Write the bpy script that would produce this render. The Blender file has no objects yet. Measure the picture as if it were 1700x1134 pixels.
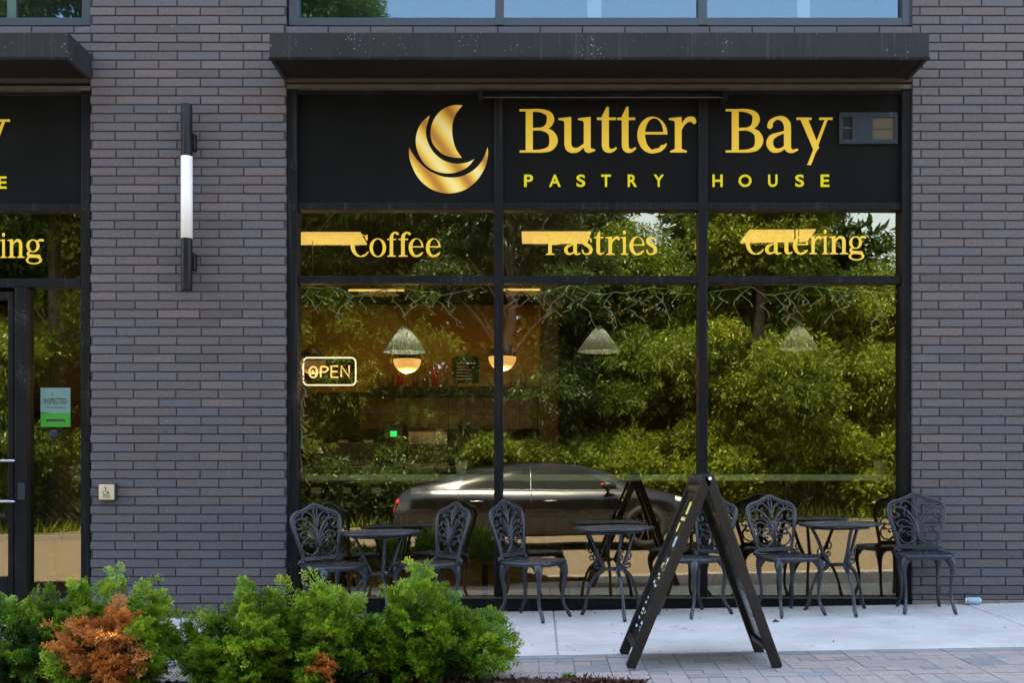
import bpy, math, random
import numpy as np
from mathutils import Vector, Matrix
random.seed(7); RNG = np.random.default_rng(11)
PI = math.pi
S = bpy.context.scene
# ------------------------------------------------------------------ camera, sky, sun, exposure
CAM_D = 8.0; CAM_Z = 1.0; FPX = 1776.0; VX = 890.0; VY = 785.0
cd = bpy.data.cameras.new('camera'); cam = bpy.data.objects.new('camera', cd)
S.collection.objects.link(cam); S.camera = cam
cam.location = (0, -CAM_D, CAM_Z); cam.rotation_euler = (PI/2, 0, 0)
cd.sensor_fit = 'HORIZONTAL'; cd.sensor_width = 36; cd.lens = 36*FPX/1700
cd.shift_x = -(VX-850)/1700; cd.shift_y = (VY-567)/1700
cd.clip_start = .05; cd.clip_end = 2000
SUN_EL = math.radians(68); SUN_AZ = math.radians(20)     # azimuth measured from +Y (behind the building) towards -X
w = bpy.data.worlds.new('World'); S.world = w; w.use_nodes = True
nt = w.node_tree; bg = nt.nodes['Background']
sky = nt.nodes.new('ShaderNodeTexSky'); sky.sky_type = 'NISHITA'; sky.sun_disc = False
sky.sun_elevation = SUN_EL; sky.sun_rotation = -SUN_AZ; sky.air_density = 1.0; sky.dust_density = 0.6; sky.ozone_density = 2.5
hs = nt.nodes.new('ShaderNodeHueSaturation'); hs.inputs['Saturation'].default_value = .60
nt.links.new(sky.outputs[0], hs.inputs['Color']); nt.links.new(hs.outputs[0], bg.inputs[0]); bg.inputs[1].default_value = 0.15
sl = bpy.data.lights.new('sun', 'SUN'); sl.energy = 5.0; sl.angle = math.radians(.5); sl.color = (1, .95, .87)
so = bpy.data.objects.new('sun', sl); S.collection.objects.link(so)
sd = Vector((-math.sin(SUN_AZ)*math.cos(SUN_EL), math.cos(SUN_AZ)*math.cos(SUN_EL), math.sin(SUN_EL)))
so.rotation_euler = (-sd).to_track_quat('-Z', 'Y').to_euler(); so.location = (0, 5, 30)
S.view_settings.view_transform = 'Standard'; S.view_settings.look = 'None'
S.view_settings.exposure = 2.55; S.view_settings.gamma = 1; S.view_settings.use_curve_mapping = False
S.cycles.max_bounces = 8; S.cycles.transparent_max_bounces = 12; S.cycles.sample_clamp_indirect = 4
# ------------------------------------------------------------------ helpers
C = S.collection
def xz(px, py, d=0.0):
    s = FPX/(CAM_D-d); return (px-VX)/s, CAM_Z-(py-VY)/s
def X(px, d=0.0): return (px-VX)*(CAM_D-d)/FPX
def Z(py, d=0.0): return CAM_Z-(py-VY)*(CAM_D-d)/FPX
KD = 3.3                                                  # kerb distance from the wall
def gz(x, d):
    """height of the ground at distance d in front of the wall"""
    t = .018*(max(-12, min(9, x))-2.2)
    if d <= 0: return t
    if d <= KD: return t-.022*d
    if d <= 15.6: return t-.022*KD-.13-.012*min(d-KD, 5)
    return t-.022*KD-.13-.06+.12
def tag(o, label=None, cat=None, group=None, kind=None):
    if label: o['label'] = label
    if cat: o['category'] = cat
    if group: o['group'] = group
    if kind: o['kind'] = kind
    return o
def empty(name, loc=(0,0,0), rz=0, label=None, cat=None, group=None):
    o = bpy.data.objects.new(name, None); C.objects.link(o); o.empty_display_size = .1
    o.location = loc; o.rotation_euler = (0, 0, rz); tag(o, label, cat, group); return o
def catmull(pts, n=6, closed=False):
    P = [tuple(p) for p in pts]; out = []; m = len(P)
    def g(i): return P[i % m] if closed else P[max(0, min(m-1, i))]
    for i in range(m if closed else m-1):
        p0, p1, p2, p3 = g(i-1), g(i), g(i+1), g(i+2)
        for k in range(n):
            t = k/n
            out.append(tuple(.5*(2*b+(c-a)*t+(2*a-5*b+4*c-d)*t*t+(3*b-a-3*c+d)*t**3) for a, b, c, d in zip(p0, p1, p2, p3)))
    if not closed: out.append(P[-1])
    return out
class MB:
    def __init__(s): s.v = []; s.f = []; s.mi = []; s.cur = 0; s.a = []; s.rnd = 0.0
    def add(s, vs, fs):
        b = len(s.v); s.v += [tuple(v) for v in vs]; s.a += [s.rnd]*len(vs)
        s.f += [tuple(b+i for i in f) for f in fs]; s.mi += [s.cur]*len(fs); return s
    def box(s, x0, x1, y0, y1, z0, z1):
        if x0 > x1: x0, x1 = x1, x0
        if y0 > y1: y0, y1 = y1, y0
        if z0 > z1: z0, z1 = z1, z0
        return s.add([(x0,y0,z0),(x1,y0,z0),(x1,y1,z0),(x0,y1,z0),(x0,y0,z1),(x1,y0,z1),(x1,y1,z1),(x0,y1,z1)],
              [(0,3,2,1),(4,5,6,7),(0,1,5,4),(1,2,6,5),(2,3,7,6),(3,0,4,7)])
    def tube(s, pts, r, n=8, closed=False, flat=1.0, up=None):
        pts = [Vector(p) for p in pts]; m = len(pts)
        rs = list(r) if hasattr(r, '__len__') else [r]*m
        if len(rs) != m:
            k = len(rs); rs = [rs[min(k-1, int(i*(k-1)/(m-1)))]*(1-((i*(k-1)/(m-1)) % 1)) + rs[min(k-1, int(i*(k-1)/(m-1))+1)]*((i*(k-1)/(m-1)) % 1) for i in range(m)]
        vs = []; fs = []; nrm = None
        for i, p in enumerate(pts):
            if closed: t = pts[(i+1) % m]-pts[i-1]
            else: t = pts[min(i+1, m-1)]-pts[max(i-1, 0)]
            if t.length < 1e-9: t = Vector((0,0,1))
            t.normalize()
            if up is not None: nn = Vector(up)
            elif nrm is None: nn = Vector((0,0,1)) if abs(t.z) < .9 else Vector((1,0,0))
            else: nn = nrm
            nn = nn-t*nn.dot(t)
            if nn.length < 1e-6: nn = t.orthogonal()
            nn.normalize(); nrm = nn; b = t.cross(nn)
            for k in range(n):
                a = 2*PI*k/n; vs.append(p+nn*math.cos(a)*rs[i]*flat+b*math.sin(a)*rs[i])
        L = m if closed else m-1
        for i in range(L):
            for k in range(n):
                a, b2 = i*n+k, i*n+(k+1) % n; c, d = ((i+1) % m)*n+(k+1) % n, ((i+1) % m)*n+k
                fs.append((a, b2, c, d))
        if not closed: fs.append(tuple(range(n-1, -1, -1))); fs.append(tuple((m-1)*n+k for k in range(n)))
        return s.add(vs, fs)
    def lathe(s, prof, n=24, c=(0,0,0)):
        vs = []; fs = []; m = len(prof)
        for r, z in prof:
            for k in range(n):
                a = 2*PI*k/n; vs.append((c[0]+r*math.cos(a), c[1]+r*math.sin(a), c[2]+z))
        for i in range(m-1):
            for k in range(n): fs.append((i*n+k, i*n+(k+1) % n, (i+1)*n+(k+1) % n, (i+1)*n+k))
        if prof[0][0] > 1e-5: fs.append(tuple(range(n-1, -1, -1)))
        if prof[-1][0] > 1e-5: fs.append(tuple((m-1)*n+k for k in range(n)))
        return s.add(vs, fs)
    def xzpoly(s, pts, y0, y1):
        """polygon in the x-z plane extruded from y0 (front) to y1"""
        n = len(pts)
        area = sum(pts[i][0]*pts[(i+1) % n][1]-pts[(i+1) % n][0]*pts[i][1] for i in range(n))
        if area < 0: pts = pts[::-1]
        vs = [(p[0], y0, p[1]) for p in pts]+[(p[0], y1, p[1]) for p in pts]
        fs = [tuple(range(n)), tuple(range(2*n-1, n-1, -1))]+[(i, i+n, (i+1) % n+n, (i+1) % n) for i in range(n)]
        return s.add(vs, fs)
    def sphere(s, c, r, n=12, sz=1.0):
        pr = [(max(1e-6, r*math.sin(PI*i/(n//2+2))), -r*sz*math.cos(PI*i/(n//2+2))) for i in range(n//2+3)]
        return s.lathe(pr, n, c)
    def build(s, name, mats, parent=None, smooth=False, bevel=0, seg=1, loc=None):
        me = bpy.data.meshes.new(name); me.from_pydata(s.v, [], s.f)
        at = me.attributes.new('rnd', 'FLOAT', 'POINT'); at.data.foreach_set('value', np.array(s.a, dtype=np.float32))
        if not isinstance(mats, (list, tuple)): mats = [mats]
        for m in mats: me.materials.append(m)
        if len(mats) > 1: me.polygons.foreach_set('material_index', s.mi)
        if smooth: me.polygons.foreach_set('use_smooth', [True]*len(s.f))
        me.validate(); me.update()
        o = bpy.data.objects.new(name, me); C.objects.link(o)
        if parent is not None: o.parent = parent
        if loc: o.location = loc
        if bevel:
            md = o.modifiers.new('bevel', 'BEVEL'); md.width = bevel; md.segments = seg; md.limit_method = 'ANGLE'; md.angle_limit = math.radians(50)
        return o
def copy_tree(o, parent=None):
    c = o.copy(); C.objects.link(c)
    if parent is not None: c.parent = parent
    for ch in [q for q in C.objects if q.parent == o]: copy_tree(ch, c)
    return c
def quads(name, V, mat, parent=None, rnd=None):
    """V: (n,4,3) array of quads -> one mesh"""
    n = len(V); me = bpy.data.meshes.new(name)
    me.vertices.add(n*4); me.vertices.foreach_set('co', V.reshape(-1).astype(np.float32))
    me.loops.add(n*4); me.loops.foreach_set('vertex_index', np.arange(n*4, dtype=np.int32))
    me.polygons.add(n); me.polygons.foreach_set('loop_start', np.arange(0, n*4, 4, dtype=np.int32))
    at = me.attributes.new('rnd', 'FLOAT', 'POINT')
    if rnd is None: rnd = RNG.random(n)
    at.data.foreach_set('value', np.repeat(rnd, 4).astype(np.float32))
    me.materials.append(mat); me.update(calc_edges=True)
    o = bpy.data.objects.new(name, me); C.objects.link(o)
    if parent is not None: o.parent = parent
    return o
# ------------------------------------------------------------------ materials
def newmat(name):
    m = bpy.data.materials.new(name); m.use_nodes = True; nt = m.node_tree
    return m, nt, nt.nodes['Principled BSDF'], nt.nodes['Material Output']
def N(nt, t, **kw):
    n = nt.nodes.new(t)
    for k, v in kw.items():
        if k in n.inputs: n.inputs[k].default_value = v
        else: setattr(n, k, v)
    return n
def ramp(nt, stops, interp='LINEAR'):
    r = nt.nodes.new('ShaderNodeValToRGB'); e = r.color_ramp.elements; r.color_ramp.interpolation = interp
    while len(e) < len(stops): e.new(.5)
    for i, (p, c) in enumerate(stops): e[i].position = p; e[i].color = (*c, 1) if len(c) == 3 else c
    return r
def mixc(nt, fac, a, b, mode='MIX'):
    n = nt.nodes.new('ShaderNodeMix'); n.data_type = 'RGBA'; n.blend_type = mode
    for sck, v in ((n.inputs[0], fac), (n.inputs[6], a), (n.inputs[7], b)):
        if isinstance(v, (int, float)): sck.default_value = v
        elif isinstance(v, tuple): sck.default_value = (*v, 1) if len(v) == 3 else v
        else: nt.links.new(v, sck)
    return n.outputs[2]
def surf(name, c1, c2=None, rough=.6, metal=0, scale=8, bump=0, bscale=60, specks=None, spec=.5, streak=None, coat=0, stretch=(1,1,1), rvar=.1):
    """general surface: two tones by noise, optional light specks, optional vertical streaks, bump"""
    m, nt, b, out = newmat(name); L = nt.links.new
    tc = N(nt, 'ShaderNodeTexCoord'); mp = N(nt, 'ShaderNodeMapping'); mp.inputs['Scale'].default_value = stretch
    L(tc.outputs['Object'], mp.inputs[0])
    no = N(nt, 'ShaderNodeTexNoise', Scale=scale, Detail=6.0, Roughness=.65); L(mp.outputs[0], no.inputs['Vector'])
    r = ramp(nt, [(.3, c1), (.7, c2 or c1)]); L(no.outputs[0], r.inputs[0]); col = r.outputs[0]
    if streak:
        mp2 = N(nt, 'ShaderNodeMapping'); mp2.inputs['Scale'].default_value = (40, 40, 1.2); L(tc.outputs['Object'], mp2.inputs[0])
        n2 = N(nt, 'ShaderNodeTexNoise', Scale=1.0, Detail=4.0); L(mp2.outputs[0], n2.inputs['Vector'])
        r2 = ramp(nt, [(.58, (0,0,0)), (.75, (1,1,1))]); L(n2.outputs[0], r2.inputs[0])
        n3 = N(nt, 'ShaderNodeMath', operation='MULTIPLY'); L(r2.outputs[0], n3.inputs[0]); n3.inputs[1].default_value = streak[1]
        col = mixc(nt, n3.outputs[0], col, streak[0])
    if specks:
        n2 = N(nt, 'ShaderNodeTexNoise', Scale=specks[1], Detail=2.0, Roughness=.7); L(tc.outputs['Object'], n2.inputs['Vector'])
        n4 = N(nt, 'ShaderNodeTexNoise', Scale=4.0, Detail=2.0); L(tc.outputs['Object'], n4.inputs['Vector'])
        ad = N(nt, 'ShaderNodeMath', operation='MULTIPLY_ADD'); L(n4.outputs[0], ad.inputs[0]); ad.inputs[1].default_value = .35; L(n2.outputs[0], ad.inputs[2])
        r2 = ramp(nt, [(specks[2], (0,0,0)), (specks[2]+.05, (1,1,1))]); L(ad.outputs[0], r2.inputs[0])
        col = mixc(nt, r2.outputs[0], col, specks[0])
    L(col, b.inputs['Base Color'])
    b.inputs['Metallic'].default_value = metal; b.inputs['Specular IOR Level'].default_value = spec
    mr = N(nt, 'ShaderNodeMapRange'); L(no.outputs[0], mr.inputs[0]); mr.inputs[3].default_value = max(.02, rough-rvar); mr.inputs[4].default_value = min(1, rough+rvar)
    L(mr.outputs[0], b.inputs['Roughness']); b.inputs['Coat Weight'].default_value = coat
    if bump:
        nb = N(nt, 'ShaderNodeTexNoise', Scale=bscale, Detail=5.0); L(mp.outputs[0], nb.inputs['Vector'])
        bp = N(nt, 'ShaderNodeBump', Strength=bump, Distance=.01); L(nb.outputs[0], bp.inputs['Height']); L(bp.outputs[0], b.inputs['Normal'])
    return m
def emit(name, col, st, base=(.8,.8,.8)):
    m, nt, b, out = newmat(name); b.inputs['Base Color'].default_value = (*base, 1)
    b.inputs['Emission Color'].default_value = (*col, 1); b.inputs['Emission Strength'].default_value = st; return m
def rndmat(name, stops, rough=.7, scale=30, bump=.3, spec=.4, nz=.35, specks=None):
    """colour per piece from the 'rnd' attribute, plus fine mottling"""
    m, nt, b, out = newmat(name); L = nt.links.new
    at = N(nt, 'ShaderNodeAttribute', attribute_name='rnd'); r = ramp(nt, stops); L(at.outputs['Fac'], r.inputs[0])
    tc = N(nt, 'ShaderNodeTexCoord')
    no = N(nt, 'ShaderNodeTexNoise', Scale=scale, Detail=7.0, Roughness=.7); L(tc.outputs['Object'], no.inputs['Vector'])
    r2 = ramp(nt, [(.25, (1-nz,)*3), (.75, (1+nz*.6,)*3)]); L(no.outputs[0], r2.inputs[0])
    col = mixc(nt, 1.0, r.outputs[0], r2.outputs[0], 'MULTIPLY')
    if specks:
        n2 = N(nt, 'ShaderNodeTexNoise', Scale=specks[1], Detail=1.0); L(tc.outputs['Object'], n2.inputs['Vector'])
        r3 = ramp(nt, [(specks[2], (0,0,0)), (specks[2]+.03, (1,1,1))]); L(n2.outputs[0], r3.inputs[0])
        col = mixc(nt, r3.outputs[0], col, specks[0])
    L(col, b.inputs['Base Color']); b.inputs['Roughness'].default_value = rough; b.inputs['Specular IOR Level'].default_value = spec
    if bump:
        bp = N(nt, 'ShaderNodeBump', Strength=bump, Distance=.004); L(no.outputs[0], bp.inputs['Height']); L(bp.outputs[0], b.inputs['Normal'])
    return m
def leafmat(name, stops, trans=.35, tcol=(.25,.35,.04), rough=.4):
    m, nt, b, out = newmat(name); L = nt.links.new
    at = N(nt, 'ShaderNodeAttribute', attribute_name='rnd'); r = ramp(nt, stops); L(at.outputs['Fac'], r.inputs[0])
    L(r.outputs[0], b.inputs['Base Color']); b.inputs['Roughness'].default_value = rough; b.inputs['Specular IOR Level'].default_value = .35
    tr = N(nt, 'ShaderNodeBsdfTranslucent'); L(mixc(nt, .5, r.outputs[0], tcol), tr.inputs[0])
    mx = N(nt, 'ShaderNodeMixShader'); mx.inputs[0].default_value = trans
    L(b.outputs[0], mx.inputs[1]); L(tr.outputs[0], mx.inputs[2]); L(mx.outputs[0], out.inputs[0]); return m
def glassmat(name, tint, refl, fac, wave=.0, wscale=2.0):
    m, nt, b, out = newmat(name); L = nt.links.new; nt.nodes.remove(b)
    t = N(nt, 'ShaderNodeBsdfTransparent'); t.inputs[0].default_value = (*tint, 1)
    g = N(nt, 'ShaderNodeBsdfGlossy'); g.inputs['Color'].default_value = (*refl, 1); g.inputs['Roughness'].default_value = 0.0
    lw = N(nt, 'ShaderNodeLayerWeight', Blend=.25); mr = N(nt, 'ShaderNodeMapRange'); L(lw.outputs['Fresnel'], mr.inputs[0])
    mr.inputs[1].default_value = 0.02; mr.inputs[2].default_value = 1; mr.inputs[3].default_value = fac; mr.inputs[4].default_value = 1
    mx = N(nt, 'ShaderNodeMixShader'); L(mr.outputs[0], mx.inputs[0]); L(t.outputs[0], mx.inputs[1]); L(g.outputs[0], mx.inputs[2]); L(mx.outputs[0], out.inputs[0])
    if wave:
        tc = N(nt, 'ShaderNodeTexCoord'); no = N(nt, 'ShaderNodeTexNoise', Scale=wscale, Detail=1.0); L(tc.outputs['Object'], no.inputs['Vector'])
        bp = N(nt, 'ShaderNodeBump', Strength=1.0, Distance=wave); L(no.outputs[0], bp.inputs['Height']); L(bp.outputs[0], g.inputs['Normal'])
    return m
M = {}
M['frame'] = surf('black_frame_metal', (.005,.0056,.0065), (.010,.011,.012), rough=.5, spec=.12, scale=3, specks=((.2,.21,.22), 160, .86), streak=((.05,.055,.06), .5))
M['frame_up'] = surf('blue_black_frame_metal', (.028,.038,.05), (.04,.05,.065), rough=.4, scale=3, specks=((.25,.27,.3), 150, .88))
M['canopy'] = surf('charcoal_canopy_metal', (.013,.0145,.016), (.024,.026,.028), rough=.55, spec=.22, scale=2.5, specks=((.4,.4,.4), 70, .885), streak=((.09,.09,.10), .3), bump=.1, bscale=20)
M['soffit'] = surf('dark_soffit_metal', (.010,.009,.008), (.014,.012,.011), rough=.7, spec=.15)
M['lintel'] = surf('weathered_lintel_steel', (.09,.08,.075), (.05,.045,.04), rough=.6, scale=10)
M['signpanel'] = surf('black_sign_panel', (.005,.0055,.005), (.009,.0095,.009), rough=.55, spec=.06, scale=1.5, specks=((.1,.1,.1), 120, .93), rvar=.06)
M['mortar'] = surf('dark_mortar', (.038,.036,.037), (.054,.050,.051), rough=.95, scale=40)
M['brick'] = rndmat('purple_grey_brick', [(0,(.082,.075,.084)), (.15,(.098,.089,.100)), (.4,(.112,.095,.100)), (.6,(.103,.091,.098)), (.8,(.094,.094,.110)), (1,(.132,.110,.112))], rough=.62, scale=45, bump=.35, nz=.32, specks=((.45,.45,.45), 48, .785))
M['glass'] = glassmat('amber_shop_glass', (.90,.86,.74), (1.0,.97,.78), .135, wave=.0006, wscale=1.6)
M['glass_up'] = glassmat('upper_window_glass', (.8,.88,.9), (.48,.70,.84), .125, wave=.002, wscale=1.2)
M['clear'] = glassmat('clear_glass', (.75,.9,.85), (1,1,1), .08)
M['smoke'] = glassmat('smoky_acrylic', (.42,.40,.38), (1,1,1), .02)
M['concrete'] = surf('pale_concrete', (.41,.41,.40), (.58,.58,.575), rough=.85, scale=2.2, bump=.3, bscale=120, specks=((.24,.23,.22), 17, .865), stretch=(1,1,1))
M['concrete_edge'] = surf('old_concrete_base', (.16,.13,.09), (.26,.23,.19), rough=.9, scale=14, bump=.5)
M['paver'] = rndmat('mixed_paver', [(0,(.27,.25,.245)), (.25,(.32,.275,.26)), (.5,(.35,.29,.27)), (.75,(.32,.30,.285)), (1,(.28,.27,.27))], rough=.9, scale=30, bump=.4, nz=.22)
M['paver_grey'] = rndmat('grey_paver', [(0,(.215,.22,.228)), (1,(.265,.268,.275))], rough=.9, scale=30, bump=.4, nz=.22)
M['joint'] = surf('jointing_sand', (.3,.28,.26), (.5,.48,.46), rough=.95, scale=30)
M['asphalt'] = surf('tan_asphalt', (.115,.083,.052), (.155,.114,.074), rough=.9, scale=6, bump=.3, bscale=200)  # tan asphalt, two tones by noise
M['kerb'] = surf('kerb_concrete', (.17,.145,.115), (.22,.19,.155), rough=.9, scale=10)
M['verge'] = surf('dry_verge', (.18,.13,.07), (.12,.14,.05), rough=1, scale=3, bump=.6, bscale=30)
M['soil'] = surf('dark_soil', (.035,.022,.015), (.06,.04,.03), rough=1, scale=20, bump=.8)
M['mulch'] = rndmat('bark_mulch', [(0,(.045,.02,.013)), (.5,(.10,.045,.03)), (1,(.16,.08,.055))], rough=.9, scale=60, bump=.5)
M['cast'] = surf('charcoal_cast_metal', (.006,.009,.016), (.015,.023,.038), rough=.33, scale=30, bump=.25, bscale=140, spec=.65)
M['rubber'] = surf('black_rubber', (.012,.012,.012), (.02,.02,.02), rough=.8)
M['boardplastic'] = surf('black_board_plastic', (.009,.009,.009), (.016,.015,.014), rough=.5, spec=.3, scale=10)
M['chalk'] = surf('black_board_face', (.008,.009,.01), (.016,.017,.018), rough=.22, scale=10)
M['print'] = surf('white_print', (.55,.62,.68), (.75,.78,.8), rough=.5)
M['printy'] = surf('yellow_print', (.62,.60,.16), (.70,.66,.25), rough=.5)
M['printb'] = surf('blue_print', (.25,.42,.55), (.4,.5,.6), rough=.5)
M['chrome'] = surf('brushed_steel', (.62,.63,.64), (.7,.7,.71), rough=.25, metal=1)
M['lampblack'] = surf('black_lamp_housing', (.007,.008,.010), (.012,.013,.016), rough=.4, spec=.25)
M['opal'] = surf('white_opal_diffuser', (.85,.85,.86), (.9,.9,.9), rough=.35)
M['gold'] = surf('gold_vinyl', (.74,.42,.03), (.84,.52,.05), rough=.4, scale=1.2)
M['yellow'] = surf('yellow_vinyl', (.68,.58,.012), (.74,.64,.02), rough=.6, spec=.1)
M['goldtext'] = surf('pale_gold_vinyl', (.84,.55,.045), (.90,.63,.08), rough=.6, scale=2, spec=.1)
# ---- printed gold foil of the boat emblem: diagonal printed bands
def foil():
    m, nt, b, out = newmat('printed_gold_foil'); L = nt.links.new
    tc = N(nt, 'ShaderNodeTexCoord'); mp = N(nt, 'ShaderNodeMapping'); mp.inputs['Rotation'].default_value = (0, math.radians(38), 0); L(tc.outputs['Object'], mp.inputs[0])
    wv = N(nt, 'ShaderNodeTexWave', Scale=1.6, Distortion=1.2, Detail=1.0); wv.inputs['Detail Scale'].default_value = .6; L(mp.outputs[0], wv.inputs[0])
    r = ramp(nt, [(0,(.50,.20,.02)), (.3,(.72,.42,.03)), (.62,(.90,.62,.06)), (1,(.95,.78,.30))]); L(wv.outputs['Fac'], r.inputs[0])
    L(r.outputs[0], b.inputs['Base Color']); b.inputs['Roughness'].default_value = .4; return m
M['foil'] = foil()
M['ochre'] = surf('ochre_wall_paint', (.44,.27,.055), (.52,.33,.08), rough=.8, scale=2)
M['brownwall'] = surf('dark_brown_wall', (.06,.045,.03), (.08,.06,.04), rough=.8, scale=2)
M['ceil'] = surf('dark_ceiling', (.03,.028,.025), (.04,.037,.034), rough=.9)
M['shopfloor'] = surf('dark_shop_floor', (.02,.016,.012), (.035,.028,.02), rough=.6, spec=.2, scale=4)
M['darkwood'] = surf('dark_wood', (.012,.008,.006), (.025,.017,.012), rough=.6, spec=.2, scale=6, stretch=(1,1,8))
M['tile'] = surf('beige_wall_tile', (.20,.14,.08), (.25,.18,.11), rough=.3, scale=4)
M['white'] = surf('white_paint', (.72,.72,.70), (.8,.8,.78), rough=.5)
M['barglass'] = surf('pale_green_counter', (.30,.50,.42), (.42,.62,.54), rough=.3, scale=5)
M['panelglow'] = emit('lit_ceiling_panel', (1,.70,.19), .22)
M['globeglow'] = emit('lit_globe', (1,.57,.16), .19)
M['neonw'] = emit('lit_white_tube', (1,.93,.84), .30)
M['neono'] = emit('lit_orange_tube', (1,.55,.22), .36)
M['greenscreen'] = emit('green_display', (.03,.8,.2), .3, (.02,.1,.03))
M['shade'] = leafmat('ribbed_white_shade', [(0,(.50,.52,.50)),(1,(.58,.58,.54))], trans=.4, tcol=(.8,.85,.85), rough=.8)
M['wire'] = surf('green_wire', (.40,.64,.92), (.45,.70,.98), rough=.5)
M['bulb'] = surf('red_tipped_bulb', (.9,.22,.14), (.95,.5,.42), rough=.2)
M['bulbc'] = surf('clear_tipped_bulb', (.8,.8,.72), (.85,.85,.8), rough=.2)
M['bark'] = surf('grey_brown_bark', (.10,.075,.055), (.20,.16,.125), rough=.95, scale=5, bump=1, bscale=12, stretch=(1,1,.3))
M['twig'] = surf('brown_twig', (.09,.055,.04), (.16,.11,.085), rough=.9, scale=30)
M['leaf_a'] = leafmat('mid_green_leaves', [(0,(.04,.07,.010)), (.5,(.12,.18,.014)), (.93,(.20,.26,.02)), (1,(.24,.18,.03))], trans=.38)
M['leaf_b'] = leafmat('yellow_green_leaves', [(0,(.06,.09,.012)), (.5,(.18,.24,.014)), (.93,(.32,.35,.025)), (1,(.30,.18,.03))], trans=.4)
M['leaf_c'] = leafmat('dark_and_shaded_leaves', [(0,(.018,.034,.008)), (.6,(.04,.07,.014)), (1,(.08,.12,.025))], trans=.2)  # dark leaves; also stands in for shade on the left-hand growth
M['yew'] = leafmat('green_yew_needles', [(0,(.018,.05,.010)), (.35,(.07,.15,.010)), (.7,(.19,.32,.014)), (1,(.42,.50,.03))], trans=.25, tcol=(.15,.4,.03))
M['yewshade'] = leafmat('shaded_inner_needles', [(0,(.02,.05,.012)), (.8,(.035,.10,.018)), (1,(.06,.15,.02))], trans=.2, tcol=(.1,.25,.03))  # shade inside the bush put into a darker needle colour
M['dead'] = leafmat('dead_orange_needles', [(0,(.14,.045,.018)), (.5,(.38,.135,.035)), (1,(.62,.28,.07))], trans=.2, tcol=(.6,.25,.05))
M['carpaint'] = surf('grey_car_paint', (.075,.078,.086), (.09,.093,.102), rough=.2, metal=.95, scale=1, coat=0, rvar=.03)
M['carglass'] = surf('dark_car_glass', (.01,.012,.012), (.015,.018,.018), rough=.08, spec=.12, rvar=.01)
M['cardark'] = surf('black_car_trim', (.012,.012,.012), (.016,.016,.016), rough=.5)
M['alloy'] = surf('dark_alloy', (.09,.09,.095), (.12,.12,.125), rough=.3, metal=1)
M['redlens'] = surf('red_lens', (.6,.02,.02), (.65,.04,.03), rough=.15)
M['lens'] = surf('headlight_lens', (.6,.62,.65), (.65,.67,.7), rough=.1)
M['pot'] = surf('pale_blue_pot', (.5,.6,.62), (.6,.68,.7), rough=.4)
M['curtain'] = surf('pale_curtain', (.8,.82,.8), (.85,.86,.84), rough=.8)
M['brass'] = surf('brass_push_plate', (.62,.52,.34), (.70,.60,.42), rough=.35, metal=.3, scale=30)
M['paper'] = surf('pale_paper', (.12,.22,.20), (.14,.25,.22), rough=.6)
M['green'] = surf('green_print', (.02,.24,.006), (.03,.28,.01), rough=.6)
M['ink'] = surf('black_ink', (.015,.02,.02), (.02,.025,.025), rough=.6)
M['vent'] = surf('blue_grey_vent_plate', (.018,.027,.037), (.027,.037,.047), spec=.2, rough=.5, scale=12, streak=((.16,.18,.19), .4))
M['mesh'] = surf('beige_vent_mesh', (.07,.06,.035), (.10,.085,.05), rough=.7, scale=60)
M['void'] = surf('dark_opening', (.004,.005,.008), (.006,.006,.01), rough=.8)
# ------------------------------------------------------------------ lettering engine: outlines of a bookish serif face, traced as fields
def catn(pts, n=8): return catmull(pts, n)
def f_ell(cx, cy, rx, ry, rot=0):
    def f(x, y):
        c, s = math.cos(rot), math.sin(rot); u = (x-cx)*c+(y-cy)*s; v = -(x-cx)*s+(y-cy)*c
        k = np.sqrt((u/rx)**2+(v/ry)**2)+1e-9; g = np.sqrt((u/rx**2)**2+(v/ry**2)**2)/k+1e-9
        return (k-1)/g
    return f
def f_poly(P):
    P = np.array(P, float)
    def f(x, y):
        d = np.full(x.shape, 1e9); ins = np.zeros(x.shape, bool)
        for i in range(len(P)):
            a, b = P[i], P[(i+1) % len(P)]; e = b-a; L2 = e@e+1e-12
            t = np.clip(((x-a[0])*e[0]+(y-a[1])*e[1])/L2, 0, 1)
            d = np.minimum(d, np.hypot(x-a[0]-t*e[0], y-a[1]-t*e[1]))
            cr = ((a[1] > y) != (b[1] > y)) & (x < (b[0]-a[0])*(y-a[1])/(b[1]-a[1]+1e-12)+a[0]); ins ^= cr
        return np.where(ins, -d, d)
    return f
def f_stroke(pts):
    Q = catn(pts, 7)
    def f(x, y):
        d = np.full(x.shape, 1e9)
        for a, b in zip(Q[:-1], Q[1:]):
            ex, ey = b[0]-a[0], b[1]-a[1]; L2 = ex*ex+ey*ey+1e-9
            t = np.clip(((x-a[0])*ex+(y-a[1])*ey)/L2, 0, 1)
            d = np.minimum(d, np.hypot(x-a[0]-t*ex, y-a[1]-t*ey)-(a[2]+t*(b[2]-a[2])))
        return d
    return f
def f_rect(x0, x1, y0, y1): return f_poly([(x0,y0),(x1,y0),(x1,y1),(x0,y1)])
def stem(x, y0, y1, w=11.5): return f_rect(x, x+w, y0, y1)
def serif_foot(x, w=11.5, l=8, r=9): return f_poly([(x-l,0),(x+w+r,0),(x+w+r,2.6),(x+w+1,5.5),(x-1,5.5),(x-l,2.6)])
def serif_top(x, y=58, l=10): return f_poly([(x-l,y-3.6),(x-l,y-1.2),(x+11.5,y+1.2),(x+11.5,y-9),(x,y-9),(x-1,y-5.5)])
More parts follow.
